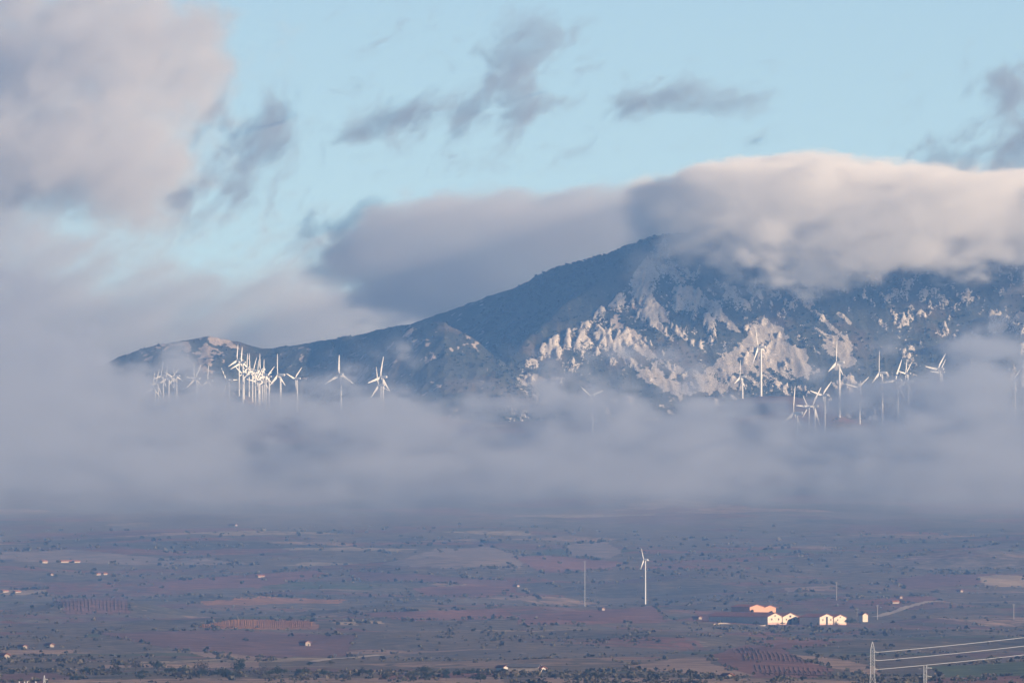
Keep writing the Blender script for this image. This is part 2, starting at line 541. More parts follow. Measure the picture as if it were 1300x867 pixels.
rock = np.maximum(rock, .12 * right_of * sstep(330, 345, MV) * (1 - .6 * sstep(1020, 1120, MU))) + (streak - .5) * 1.1 + (rib - .5) * 1.5 + (nz2 - .5) * .5 + (nz3 - .5) * .7 - .40 * wood * (1 - .8 * placed) - .06
rock *= right_of
scree_s = np.clip(scree + (nz2 - .5) * .5, 0, 1) * right_of
# left hill: pinkish bare patches
lh = [((215, 437), 40, 12, .75), ((285, 432), 26, 12, .8), ((262, 455), 14, 14, .8), ((250, 445), 26, 12, .7), ((178, 446), 20, 8, .7), ((305, 455), 12, 10, .5), ((520, 424), 6, 14, .85), ((440, 480), 40, 5, .55), ((455, 470), 20, 8, .6), ((310, 425), 16, 5, .6)]
lhm = np.zeros_like(MU)
for (u, v), ru, rv, k_ in lh:
    lhm = np.maximum(lhm, k_ * np.exp(-(((MU - u) / ru) ** 2 + ((MV - v) / rv) ** 2)))
lhm = sstep(.44, .60, lhm - .05 + (nz1 - .5) * 1.2 + (nz2 - .5) * 2.0) * (MU < 620)
# rocks on the right spur
spur = np.zeros_like(MU)
for (u, v), ru, rv, k_ in [((1268, 418), 16, 7, .9), ((1298, 405), 16, 8, .9), ((1300, 440), 7, 5, .8), ((1299, 475), 5, 22, .95), ((1240, 430), 8, 5, .6)]:
    spur = np.maximum(spur, k_ * np.exp(-(((MU - u) / ru) ** 2 + ((MV - v) / rv) ** 2)))
spur = sstep(.42, .60, spur + (nz2 - .5) * .7)
rockm = np.maximum(sstep(.40, .56, rock), spur)
# crags stand proud of the slope, with steep faces and clefts
crag = np.clip(rib * 1.5 - .2, 0, 1)
cleft = f2(MX / 5.0 + 70, MY / 30.0, 3)
MZ = MZ + rockm * (1.5 + 8.0 * np.clip(crag - .45, 0, 1) + 2.5 * np.round(cleft * 4) / 4.0)
bare = np.maximum(rockm, np.maximum(scree * .8, lhm * .7))
veg = 1 - np.clip(bare * 1.3, 0, 1)
mm_ = np_mesh('mountain', np.stack([MX, MY, MZ], -1).reshape(-1, 3), grid_faces(*MX.shape), smooth=True)
attr(mm_, 'rock', np.maximum(np.clip(rock, 0, 1), spur)); attr(mm_, 'scree', np.maximum(scree_s, lhm * .8))
attr(mm_, 'warm', np.exp(-(((MU - 815) / 40) ** 2 + ((MV - 372) / 40) ** 2)) + lhm * .45)
m = Mat('limestone_slope', 0.95)
co = m.coords()
nf = m.noise(0.34, 6, 0.68, co); nb = m.noise(0.05, 5, 0.6, co)
nd = m.noise(0.6, 4, 0.6, co)
brn = m.ramp(m.noise(0.016, 4, 0.6, co), [(0.50, (0, 0, 0)), (0.62, (1, 1, 1))])
soilc = m.ramp(m.math('ADD', m.math('MULTIPLY', nf, .5), m.math('MULTIPLY', nd, .5)), [(0.38, (0.022, 0.030, 0.020)), (0.50, (0.046, 0.050, 0.034)), (0.62, (0.090, 0.082, 0.062))])
rockc = m.ramp(nf, [(0.25, (0.32, 0.295, 0.275)), (0.55, (0.56, 0.52, 0.48)), (0.8, (0.68, 0.645, 0.61))])
screec = m.ramp(nf, [(0.3, (0.28, 0.26, 0.245)), (0.7, (0.44, 0.41, 0.385))])
screec = m.mix(m.math('MULTIPLY', m.attr('warm'), 0.7, clamp=True), screec, (0.40, 0.27, 0.21))
sfac = m.ramp(m.math('ADD', m.attr('scree'), m.math('ADD', m.math('MULTIPLY', m.math('SUBTRACT', nb, 0.5), 1.8), m.math('MULTIPLY', m.math('SUBTRACT', nf, 0.5), 1.6))), [(0.44, (0, 0, 0)), (0.52, (1, 1, 1))])
rfac = m.ramp(m.math('ADD', m.attr('rock'), m.math('ADD', m.math('MULTIPLY', m.math('SUBTRACT', nf, 0.5), 2.3), m.math('MULTIPLY', m.math('SUBTRACT', nb, 0.5), 0.8))), [(0.42, (0, 0, 0)), (0.50, (1, 1, 1))])
soilc = m.mix(m.math('MULTIPLY', brn, 0.75), soilc, (0.105, 0.080, 0.055))
c = m.mix(sfac, soilc, screec); c = m.mix(rfac, c, rockc)
m.color(c); m.bump(nf, 0.9, 1.6)
ROCK = m.m
mountain = tag(link('mountain', mm_, ROCK), 'limestone mountain with pale crags and scree', kind='structure')


# scrub and forest on the slopes: thousands of low rounded crowns
def crowns(px_, py_, pz_, r, rng, squash=.85, nq=10):
    """Numpy build of many ragged bushes in one mesh: nq leaf-clump faces spread through each crown."""
    n = len(px_)
    d = rng.normal(size=(n, nq, 3)); d /= np.linalg.norm(d, axis=2, keepdims=True)
    c = d * (rng.random((n, nq, 1)) ** .45) * .78
    c[:, :, 2] = np.abs(c[:, :, 2]) * squash * 1.15 - .12
    u = rng.normal(size=(n, nq, 3)); u /= np.linalg.norm(u, axis=2, keepdims=True)
    t = rng.normal(size=(n, nq, 3)); w = np.cross(u, t); w /= np.linalg.norm(w, axis=2, keepdims=True) + 1e-6
    k = (.34 + .30 * rng.random((n, nq, 1)))
    q = np.stack([c + u * k, c + w * k * .9, c - u * k * 1.05, c - w * k * .85], 2)          # n, nq, 4, 3
    q = q * r[:, None, None, None]
    q = q + np.stack([px_, py_, pz_], -1)[:, None, None, :]
    ff = np.arange(n * nq * 4, dtype=np.int32).reshape(-1, 4)
    return q.reshape(-1, 3), ff


def leaf_mat(name, lo, mid, hi, scale=0.6):
    m = Mat(name, 0.9)
    co = m.coords()
    a = m.noise(scale, 5, 0.7, co); b = m.noise(scale * .08, 3, 0.5, co)
    s_ = m.math('ADD', m.math('MULTIPLY', a, 0.6), m.math('MULTIPLY', b, 0.4))
    m.color(m.ramp(s_, [(0.36, lo), (0.5, mid), (0.64, hi)]))
    m.bump(a, 0.8, 0.8)
    return m.m


SCRUBM = leaf_mat('mountain_scrub_leaf', (0.012, 0.021, 0.014), (0.022, 0.033, 0.020), (0.042, 0.048, 0.028), 0.3)
rng = np.random.default_rng(5)
n = 60000
si = rng.random((n, 2))
sx = -720 + si[:, 0] * 1460; sY = 28230 + si[:, 1] * 700
ci = np.clip(((sx - mx[0]) / 1.55).astype(int), 0, len(mx) - 1); ri = np.clip(np.searchsorted(mY, sY), 0, len(mY) - 1)
keep = rng.random(n) < np.clip(veg[ri, ci], .07, 1) * np.clip(.18 + 1.6 * (f2(sx / 30.0, sY / 30.0, 3) - .32), .10, 1) * .85 * np.where(MU[ri, ci] < 620, .55, 1.0)
sx, sY, ri, ci = sx[keep], sY[keep], ri[keep], ci[keep]
su = MU[ri, ci]
r = (1.0 + 2.0 * rng.random(len(sx)) ** 1.7) * np.where(su < 620, .8, 1.0) * np.where(bare[ri, ci] > .4, .62, 1.0)
v_, f_ = crowns(sx.astype(np.float32), sY.astype(np.float32), MZ[ri, ci] + r * .25, r, rng)
scrub_ob = tag(link('mountain_scrub', np_mesh('mountain_scrub', v_, f_, False), SCRUBM), 'dark evergreen scrub covering the mountain slopes', 'scrub', kind='stuff')
print('mountain', len(mm_.polygons), 'scrub', len(sx), round(time.time() - T0, 1))
# ------------------------------------------------------------------ mesh kit
class MB:
    def __init__(s): s.v = []; s.f = []

    def add(s, vs, fs):
        o = len(s.v); s.v += [tuple(v) for v in vs]; s.f += [tuple(i + o for i in f) for f in fs]

    def box(s, lo, hi):
        x0, y0, z0 = lo; x1, y1, z1 = hi
        s.add([(x0, y0, z0), (x1, y0, z0), (x1, y1, z0), (x0, y1, z0), (x0, y0, z1), (x1, y0, z1), (x1, y1, z1), (x0, y1, z1)],
              [(0, 3, 2, 1), (4, 5, 6, 7), (0, 1, 5, 4), (1, 2, 6, 5), (2, 3, 7, 6), (3, 0, 4, 7)])

    def tube(s, a, b, ra, rb=None, n=8):
        rb = ra if rb is None else rb
        a = Vector(a); b = Vector(b); d = (b - a).normalized()
        u = d.orthogonal().normalized(); w = d.cross(u)
        ring = lambda c, r: [c + (u * math.cos(t) + w * math.sin(t)) * r for t in [6.2831853 * i / n for i in range(n)]]
        s.add(ring(a, ra) + ring(b, rb), [(i, (i + 1) % n, n + (i + 1) % n, n + i) for i in range(n)] + [tuple(range(n - 1, -1, -1)), tuple(range(n, 2 * n))])

    def mesh(s, name, mat, smooth=False):
        me = bpy.data.meshes.new(name); me.from_pydata([tuple(v) for v in s.v], [], s.f)
        if smooth:
            me.polygons.foreach_set('use_smooth', np.ones(len(me.polygons), bool))
        me.materials.append(mat); me.update()
        return me

    def obj(s, name, mat, parent=None, loc=None, smooth=False):
        return link(name, s.mesh(name, mat, smooth), None, parent, loc)


def gz(x, Y):
    return float(ground_z(np.float32(x), np.float32(Y)))


def on_ground(px, py):
    """World point of the ground seen at a photo point."""
    Y = float(hit([px], [py])[0])
    if not Y == Y: Y = 8600.0
    x = (px - 650) * K * Y
    return Vector((x, Y, gz(x, Y)))


ORD = ['first', 'second', 'third', 'fourth', 'fifth', 'sixth', 'seventh', 'eighth', 'ninth', 'tenth', 'eleventh', 'twelfth', 'thirteenth', 'fourteenth', 'fifteenth', 'sixteenth', 'seventeenth', 'eighteenth', 'nineteenth', 'twentieth',
       'twenty-first', 'twenty-second', 'twenty-third', 'twenty-fourth', 'twenty-fifth', 'twenty-sixth', 'twenty-seventh', 'twenty-eighth', 'twenty-ninth', 'thirtieth'] + ['thirty-' + q for q in 'first second third fourth fifth sixth seventh eighth ninth'.split()]

# ------------------------------------------------------------------ wind turbines
WHITE = plain_mat('turbine_white_paint', (0.74, 0.74, 0.72), 0.45, 0.04, 0.3)
b = MB(); b.tube((0, 0, 0), (0, 0, 1), 1.45, 0.95, 14)
TOWER = b.mesh('tower', WHITE, True)
b = MB()
# nacelle: rounded box, rotor end at -Y
rings = []
for y, hx, hz in ((-2.2, .95, .95), (-1.6, 1.25, 1.3), (1.0, 1.4, 1.5), (4.6, 1.35, 1.45), (5.6, 1.0, 1.15)):
    rings.append([(hx * math.cos(t) * (abs(math.cos(t)) ** -.35 if abs(math.cos(t)) > .05 else 1), y, hz * math.sin(t) * (abs(math.sin(t)) ** -.35 if abs(math.sin(t)) > .05 else 1)) for t in [6.2831853 * (i + .5) / 10 for i in range(10)]])
vs = [p for r_ in rings for p in r_]
fs = [(k_ * 10 + i, k_ * 10 + (i + 1) % 10, k_ * 10 + 10 + (i + 1) % 10, k_ * 10 + 10 + i) for k_ in range(4) for i in range(10)] + [tuple(range(9, -1, -1)), tuple(range(40, 50))]
b.add(vs, fs)
NACELLE = b.mesh('nacelle', WHITE)
b = MB()
for (y0, r0), (y1, r1) in zip(((0.6, 1.05), (-0.3, 1.15), (-1.1, .85), (-1.7, .35)), ((-0.3, 1.15), (-1.1, .85), (-1.7, .35), (-1.9, .05))):
    b.tube((0, y0, 0), (0, y1, 0), r0, r1, 10)
HUB = b.mesh('hub', WHITE, True)
# blade along +Z, chord mostly across the wind
st = [(0.6, .60, .60, 0.0), (2.0, .62, .62, 0.0), (4.0, 1.30, .42, 16), (6.0, 1.45, .34, 13), (10.0, 1.18, .25, 9), (15.0, .90, .17, 6), (20.0, .62, .11, 3), (23.2, .40, .07, 1), (24.0, .12, .03, 0)]
vs = []
for z, c_, t_, tw in st:
    c_ *= 1.25
    a_ = math.radians(tw)
    for (qx, qy) in ((-.55, 0), (-.25, .8), (.35, 1.0), (.95, .25), (1.35, 0), (.95, -.25), (.35, -.6), (-.25, -.6)) if z > 3 else [(math.cos(6.2831853 * i / 8 + math.pi), math.sin(6.2831853 * i / 8)) for i in range(8)]:
        x_, y_ = qx * c_, qy * t_
        vs.append((x_ * math.cos(a_) - y_ * math.sin(a_), x_ * math.sin(a_) + y_ * math.cos(a_), z))
fs = [(k_ * 8 + i, k_ * 8 + (i + 1) % 8, k_ * 8 + 8 + (i + 1) % 8, k_ * 8 + 8 + i) for k_ in range(len(st) - 1) for i in range(8)] + [tuple(range(7, -1, -1)), tuple(range(len(st) * 8 - 8, len(st) * 8))]
b = MB(); b.add(vs, fs)
BLADE = b.mesh('blade', WHITE, True)


def turbine(hpx, hpy, Lpx, theta, f, base_py=None, Y=None, label='', group='wind farm before the mountain', below=46):
    if Y is None:
        Ys = np.arange(26650, 27300, 10.0, dtype=np.float32)[::-1]
        xs = (hpx - 650) * K * Ys
        rows = H0 - (ground_z(xs, Ys) - CZ) / (K * Ys)
        if base_py is not None:
            Y = float(Ys[np.abs(rows - base_py).argmin()])
        else:
            ok = np.nonzero(rows >= hpy + below)[0]
            Y = float(Ys[ok[0]]) if len(ok) else 26650.0
    s = Lpx * K * Y / 24.0
    hub = P(hpx, hpy, Y)
    phi = -(math.pi - math.acos(min(1.0, abs(f))))      # rotors face up-wind, away to the left
    ax = Vector((math.sin(phi), -math.cos(phi), 0))
    ov = 3.6 * s
    base = hub - ax * ov
    zg = gz(base.x, base.y) - 0.4
    root = empty('wind_turbine', (base.x, base.y, zg))
    tag(root, label, 'wind turbine', group)
    H = hub.z - zg
    t = link('tower', TOWER, None, root); t.scale = (s, s, H - 1.2 * s)
    nc = link('nacelle', NACELLE, None, root, (0, 0, H)); nc.rotation_euler = (0, 0, phi); nc.scale = (s, s, s)
    rel = (ax.x * ov, ax.y * ov, H)
    hb = link('hub', HUB, None, root, rel); hb.rotation_euler = (0, 0, phi); hb.scale = (s, s, s)
    for q in range(3):
        bl = link('blade', BLADE, None, root, rel)
        bl.rotation_mode = 'QUATERNION'
        bl.rotation_quaternion = (Matrix.Rotation(phi, 3, 'Z') @ Matrix.Rotation(math.radians(-theta + 120 * q), 3, 'Y')).to_quaternion()
        bl.scale = (s, s, s)
    return root


# left cluster: hub column, hub row, blade length, blade angle, foreshortening, base row
LEFT = [(194.5, 492.5, 20, 10, .58, None), (198.5, 486, 19, 22, .55, None), (204.5, 477, 20, 18, .5, None), (211.5, 480, 22, 8, .55, None), (219.5, 478.5, 20, 50, .6, None), (221.5, 477, 21, -12, .5, None),
        (246.8, 481, 21, -2, .55, None), (248.5, 480, 20, 34, .6, None), (263.6, 483.6, 20.5, 8, .5, None), (288.5, 483.6, 20, -34, .65, 519), (301, 457, 20, 6, .6, 500), (306.4, 460, 20, 5, .75, 513), (307.5, 474, 19, 62, .6, 507),
        (313.6, 469, 20.5, 4, .55, 501), (317.5, 470.5, 22, -4, .5, 509), (321.7, 471, 19, 24, .55, 516), (325.8, 484, 21, 38, .6, 523), (327, 476, 20, 10, .45, 512), (330.4, 469, 20, -2, .6, 506), (333, 481, 20, 66, .65, 507), (335, 476, 20, 2, .6, 522), (339.6, 478, 18, 45, .7, 519), (334.5, 484, 18, 8, .5, 515),
        (352.3, 476, 27, 0, .42, 514), (374.6, 480.5, 21, 48, .55, 523), (430.8, 475, 24.5, 0, .85, 522), (480.5, 488.8, 24, -12, .55, 521), (483, 478.6, 27, 14, .62, 521)]
for i, (hx, hy, L, th, f, bp) in enumerate(LEFT):
    who = {23: 'white wind turbine with one blade upright, just right of the crowded left cluster', 24: 'white wind turbine with two raised blades, right of the crowded left cluster', 25: 'single white wind turbine standing alone between left cluster and the crossed pair',
           26: 'lower turbine of the crossed pair, its blades mostly vertical', 27: 'taller front turbine of the crossed pair with wide spread blades', 9: 'white wind turbine fading into fog just left of the densest cluster'}
    lab = who.get(i, f'white wind turbine, {ORD[i]} from the left in the left cluster before the hill')
    turbine(hx, hy, L, th, f, bp, None, lab)
RIGHT = [(750.8, 503.0, 19, -52, .85, None, 'lone faint wind turbine with raised blades in fog below the cliffs'),
         (939.4, 478.4, 22, 7, .36, None, 'shorter wind turbine at the left end of the brown knoll'),
         (962.3, 440.5, 27, -18, .36, 503.5, 'tall white wind turbine on top of the brown knoll before the scree'),
         (1007.2, 524.4, 35, 9, .45, None, 'low wind turbine sunk in fog below the knoll, one long blade raised'),
         (1025.8, 516.3, 16, -28, .85, None, 'small half hidden turbine of the close pair in fog, left one'),
         (1031.5, 515.5, 28, 32, .75, None, 'small half hidden turbine of the close pair in fog, right one'),
         (1044.4, 501.5, 24, 44, .7, None, 'wind turbine at fog edge with one bright blade slanting up right'),
         (1061.7, 460, 28.5, 6, .40, 528, 'tall white wind turbine right of the brown knoll, blade straight up'),
         (1090.5, 492, 19, 45, .95, None, 'very faint wind turbine swallowed by fog, its upper blades spread wide'),
         (1116, 473.3, 28, 4, .36, None, 'tall slim wind turbine rising out of fog, left of the crowded trio'),
         (1136.8, 483, 29, 24, .72, None, 'front turbine of the crowded trio, blades wide open'),
         (1149.3, 484.4, 29, 10, .5, None, 'dim back turbine of the crowded trio, blade nearly upright'),
         (1150.7, 474, 18, 40, .6, None, 'turbine of the crowded trio with two short blades raised in a V'),
         (1190.8, 468.4, 25, 38, .66, None, 'upper turbine of the slanted pair, long blade pointing up right'),
         (1193.5, 472.5, 20, 34, .66, None, 'lower turbine of the slanted pair rising from the fog'),
         (1232, 485, 30, 9, .5, None, 'almost invisible wind turbine in fog, only its upright blade showing'),
         (1287, 482, 17, 42, .75, None, 'rightmost wind turbine with a V of two blades at the fog edge')]
for hx, hy, L, th, f, bp, lab in RIGHT:
    turbine(hx, hy, L, th, f, bp, 27330 if hx == 939.4 else None, lab)
turbine(817.2, 710, 15.5, -24, .45, None, 19000, 'lone white wind turbine standing out in the open valley', 'valley turbine')

# ------------------------------------------------------------------ farm sheds
CREAM = plain_mat('cream_render', (0.64, 0.53, 0.41), 0.9, 0.10, 0.5)
PEACH = plain_mat('peach_render', (0.56, 0.31, 0.20), 0.9, 0.10, 0.4)
BAND = plain_mat('pink_plinth', (0.50, 0.34, 0.28), 0.9, 0.15, 0.6)
TILE = plain_mat('clay_tiles', (0.26, 0.11, 0.075), 0.9, 0.25, 0.8)
DARKM = plain_mat('dark_opening', (0.035, 0.035, 0.04), 0.6, 0.2, 1.0)
STEEL = plain_mat('galvanised_steel', (0.48, 0.48, 0.47), 0.45, 0.08, 0.8)
WOOD = plain_mat('grey_pole_wood', (0.34, 0.31, 0.29), 0.9, 0.15, 1.0)
WIRE = plain_mat('bright_aluminium_wire', (0.55, 0.55, 0.54), 0.35, 0.02, 1.0)
WHITEWASH = plain_mat('whitewash', (0.58, 0.53, 0.47), 0.9, 0.08, 0.7)
STONE = plain_mat('pale_stone_wall', (0.34, 0.28, 0.225), 0.95, 0.25, 0.9)


def gabled(name, loc, rz, W, L, eave, ridge, wall_mat, label, cat='shed', door=None, windows=(), plinth=True, group=None, roof_mat=None, chimney=False):
    """Gable end at local y=0 facing -Y, body running back along +Y."""
    root = empty(name, loc, rz)
    tag(root, label, cat, group)
    d = 1.2
    b = MB()
    v = [(-W / 2, 0, -d), (W / 2, 0, -d), (W / 2, 0, eave), (0, 0, ridge), (-W / 2, 0, eave)]
    b.add(v + [(x, L, z) for x, _y, z in v], [(0, 1, 2, 3, 4), (9, 8, 7, 6, 5), (1, 6, 7, 2), (5, 0, 4, 9)])
    b.obj('wall', wall_mat, root)
    b = MB()
    o_, t_ = 0.5, 0.28
    for sgn in (-1, 1):
        sl = (ridge - eave) / (W / 2)
        x1 = sgn * (W / 2 + o_); z1 = eave - o_ * sl + .06
        pts = [(0, -o_, ridge + .06), (x1, -o_, z1), (x1, -o_, z1 + t_), (0, -o_, ridge + .06 + t_)]
        q = pts + [(x, L + o_, z) for x, _y, z in pts]
        b.add(q, [(0, 1, 2, 3), (7, 6, 5, 4), (0, 4, 5, 1), (1, 5, 6, 2), (2, 6, 7, 3)])
    rf = b.obj('roof', roof_mat or TILE, root)
    if chimney:
        b = MB(); b.box((-.5, L * .3, ridge - .5), (.5, L * .3 + .9, ridge + 1.6)); b.obj('chimney', wall_mat, rf)
    if plinth:
        b = MB(); b.box((-W / 2 - .08, -.12, -d), (W / 2 + .08, -.003, min(1.3, eave * .26))); b.obj('plinth', BAND, root)
    if door:
        b = MB(); b.box((door[0] - door[1] / 2, -.2, 0), (door[0] + door[1] / 2, -.004, door[2])); b.obj('door', DARKM, root)
    for wx, wz, ww, wh in windows:
        b = MB(); b.box((wx - ww / 2, -.1, wz - wh / 2), (wx + ww / 2, .05, wz + wh / 2)); wn_ = b.obj('window', DARKM, root)
        b = MB(); b.box((wx - ww / 2 - .15, -.25, wz - wh / 2 - .22), (wx + ww / 2 + .15, -.11, wz - wh / 2 - .05)); b.obj('sill', wall_mat, wn_)
    return root


RZ = math.radians(50)
YS = 16000.0
u_ = K * YS


def shed_at(cx, by, wpx, eave_px, ridge_px, mat, label, L=50, Y=None, **kw):
    p = on_ground(cx, by) if Y is None else P(cx, by, Y)
    k_ = K * p.y
    z = gz(p.x, p.y)
    return gabled('farm_shed', (p.x, p.y, p.z), RZ, wpx * k_ / math.cos(RZ), L, eave_px * k_, ridge_px * k_, mat, label, **kw)


shed_at(984.0, 792.3, 19, 9.6, 14.2, CREAM, 'cream gabled farm shed without a door, left of the front left pair', windows=[(-3.5, 3.4, 1.2, 1.2), (3.6, 3.4, 1.2, 1.2), (0, 5.6, 1.0, 1.0)], Y=YS, group='farm sheds')
shed_at(1003.3, 792.3, 19.5, 9.6, 14.4, CREAM, 'cream gabled farm shed with a tall dark door, front left pair', door=(0, 2.3, 3.6), windows=[(0, 5.3, 1.8, 1.3), (-4, 3.3, 1.0, 1.0), (4, 3.3, 1.0, 1.0)], Y=YS + 11.0, group='farm sheds')
shed_at(1049.6, 793.4, 18.2, 10.2, 14.2, CREAM, 'cream gabled farm shed with tall dark door, front right pair', door=(0, 1.8, 5.6), windows=[(-4, 3.6, 1.0, 1.0), (4.2, 3.6, 1.0, 1.0)], Y=YS, L=17, group='farm sheds')
shed_at(1066.6, 793.6, 15.8, 9.8, 13.4, CREAM, 'smaller cream gabled farm shed half behind a tree, front right pair', windows=[(-2.5, 3.6, 1.0, 1.0), (0, 5.4, .9, .9)], Y=YS + 9.2, L=15, group='farm sheds')
shed_at(961.0, 777.0, 18.5, 6.6, 9.6, PEACH, 'peach gabled farm shed, left one of the rear pair', Y=16350, L=16, plinth=False, group='farm sheds')
shed_at(977.6, 777.0, 15.0, 5.8, 8.6, PEACH, 'peach gabled farm shed, right one of the rear pair', Y=16361, L=16, plinth=False, group='farm sheds')
p = P(1027, 792.5, 16004)
gabled('farmhouse', (p.x - 8.0, p.y + 30, p.z), math.radians(-40), 8, 19, 3.2, 5.0, PEACH, 'low pink farmhouse with red roof between the two shed pairs', 'house', door=(1.5, 1.2, 2.2), windows=[(-2, 1.8, 1.1, 1.1)], plinth=False)
p = P(1098.5, 786.8, 16100)
gabled('hut', (p.x, p.y, p.z), math.radians(35), 4.2, 4.5, 3.4, 4.6, CREAM, 'tiny cream hut with lean roof right of the farm trees', 'hut', plinth=False)
# low white wall before the sheds
a_ = on_ground(906, 793.4); c_ = on_ground(972, 794.4)
b = MB()
for i in range(8):
    q0 = a_.lerp(c_, i / 8); q1 = a_.lerp(c_, (i + 1) / 8)
    q0.z = gz(q0.x, q0.y); q1.z = gz(q1.x, q1.y)
    b.add([(q0.x, q0.y, q0.z - .5), (q1.x, q1.y, q1.z - .5), (q1.x, q1.y + .4, q1.z - .5), (q0.x, q0.y + .4, q0.z - .5), (q0.x, q0.y, q0.z + .9), (q1.x, q1.y, q1.z + .9), (q1.x, q1.y + .4, q1.z + .9), (q0.x, q0.y + .4, q0.z + .9)],
          [(0, 1, 5, 4), (4, 5, 6, 7), (2, 3, 7, 6)] + ([(3, 0, 4, 7)] if i == 0 else []) + ([(1, 2, 6, 5)] if i == 7 else []))
tag(b.obj('boundary_wall', STONE), 'long low pale wall running left from the farm sheds', 'wall')

# barn and houses scattered over the valley: photo column / row of the base, width px, rotation, length, material, words
HOUSES = [(690, 852.3, 7.5, 22, 2.6, 'w', 'white gabled barn with a long dark wing near the bottom edge', 40),
          (642.5, 851, 5, 40, 6, 'w', 'little white house left of the barn near the bottom edge', 30),
          (927.5, 861.5, 6.5, 30, 5, 's', 'small stone watch hut near the bottom edge, right of the barn', 30),
          (391, 819.5, 9, 35, 6, 's', 'small pale stone ruin on the vineyard slope', 35),
          (889, 786, 5, 40, 7, 'w', 'small pale outhouse left of the long wall', 35),
          (766, 775, 3, 25, 5, 'w', 'tiny white hut below the lone valley turbine', 35),
          (658, 745, 3, 30, 6, 'w', 'tiny pale hut far off in mid valley', 35),
          (76, 714, 5, 60, 12, 'w', 'first small white house in the far left row', -30), (84, 714, 5, 60, 12, 'w', 'second small white house in the far left row', -30), (93, 714, 4.5, 60, 10, 'w', 'third small white house in the far left row', -30),
          (52, 714.5, 7, 60, 9, 's', 'dull stone house at the left end of the far row', -30),
          (121, 730, 5.5, 60, 10, 'w', 'left one of two far white cottages by a dark tree', -20), (130, 730, 4.5, 60, 9, 'w', 'right one of two far white cottages by a dark tree', -20),
          (66, 730.5, 4, 30, 8, 's', 'lone far stone cottage on the left', 25),
          (326, 733, 6, 60, 11, 'w', 'far pale house above the red vineyards', -30), (300, 668, 5, 60, 14, 'w', 'very far white house under the fog edge', 30),
          (9, 835.5, 9, 35, 9, 'r', 'red roofed house cut by the left edge of the picture', 35),
          (2, 752.5, 7, 60, 9, 's', 'pale farm building at the far left edge', -30), (18, 752.5, 5, 60, 9, 's', 'small pale shed beside the left edge farm', -30),
          (32, 823, 4, 30, 6, 's', 'tiny stone hut right of the red roofed house', 30), (66, 821.5, 5, 30, 6, 's', 'tiny stone barn on the left scrub slope', 30),
          (1144, 759.5, 4, 30, 6, 's', 'small ruined hut beside the pale hill track', 30), (1132, 766.5, 7, 60, 6, 'w', 'long low white shed on the pale hill track', -55),
          (1221, 751.5, 3, 30, 6, 's', 'tiny stone hut on the far right slope', 30)]
for (hx, by, wpx, deg, L, mt, lab, deg2) in HOUSES:
    p = on_ground(hx, by)
    k_ = K * p.y
    W = max(2.4, wpx * k_ * (.85 if by > 800 else .62))
    gabled('house', (p.x, p.y, p.z - .1), math.radians(deg2), W, max(L, W), W * .55, W * .80, {'w': WHITEWASH if by > 800 else STONE, 's': STONE, 'r': STONE}[mt], lab, 'house', door=(W * .1, W * .18, W * .36) if wpx > 6 else None, plinth=False, group='houses scattered over the valley')
# long wing of the barn
p = on_ground(690, 852.3)
gabled('barn_wing', (p.x - 1.6, p.y + 1.5, p.z - .1), math.radians(78), 4.6, 12, 2.0, 2.9, STONE, 'long low dark wing left of the white barn', 'barn', plinth=False, roof_mat=plain_mat('grey_sheet_roof', (0.13, 0.125, 0.13), 0.7, 0.2, 0.6))

# ------------------------------------------------------------------ masts, poles, pylons
def pole(px, top, bot, label, Y=None, r=.28, arm=True):
    p = on_ground(px, bot) if Y is None else P(px, bot, Y)
    h = (bot - top) * K * p.y
    root = empty('utility_pole', p); tag(root, label, 'pole', 'poles on the valley slopes')
    b = MB(); b.tube((0, 0, -.8), (0, 0, h), r, r * .7, 8); b.obj('post', WOOD, root)
    if arm:
        b = MB(); b.box((-.9, -.1, h - .7), (.9, .1, h - .5)); b.obj('cross_arm', WOOD, root)
        for x in (-.8, 0, .8):
            b = MB(); b.tube((x, 0, h - .5), (x, 0, h - .15), .07, .07, 6); b.obj('insulator', STEEL, root)
    return root


pole(1062, 738.5, 762, 'pale pole on the slope above the right farm shed')
pole(1114, 768.5, 787, 'pale pole beside the hill track right of the tiny hut')
pole(1287, 766.5, 785.5, 'pale pole near the right edge of the valley')
pole(1088, 772, 783, 'thin short pole just above the farm trees', r=.14)
p = on_ground(742.5, 770)
h = (770 - 712) * K * p.y
root = empty('measuring_mast', p); tag(root, 'thin tall measuring mast left of the lone valley turbine', 'mast')
b = MB()
for t in range(3):
    a_ = math.radians(90 + 120 * t); b.tube((.22 * math.cos(a_), .22 * math.sin(a_), -.5), (.16 * math.cos(a_), .16 * math.sin(a_), h), .07, .05, 5)
for q in range(24):
    z = h * q / 24; z2 = h * (q + 1) / 24
    for t in range(3):
        a_ = math.radians(90 + 120 * t); c_ = math.radians(210 + 120 * t)
        b.tube((.2 * math.cos(a_), .2 * math.sin(a_), z), (.2 * math.cos(c_), .2 * math.sin(c_), z2), .035, .035, 4)
mst = b.obj('mast', STEEL, root)
for z in (h * .7, h - .4):
    b = MB(); b.tube((-1.4, 0, z), (1.4, 0, z), .05, .05, 5); bm_ = b.obj('boom', STEEL, root)
    b = MB(); b.tube((-1.4, 0, z), (-1.4, 0, z + .5), .16, .05, 6); b.obj('wind_gauge', STEEL, bm_)
for t in range(3):
    a_ = math.radians(30 + 120 * t); b = MB(); q = Vector((14 * math.cos(a_), 14 * math.sin(a_), -.4)); q.z = gz(p.x + q.x, p.y + q.y) - p.z; b.tube((0, 0, h * .8), q, .02, .02, 4); b.obj('guy_wire', STEEL, root)


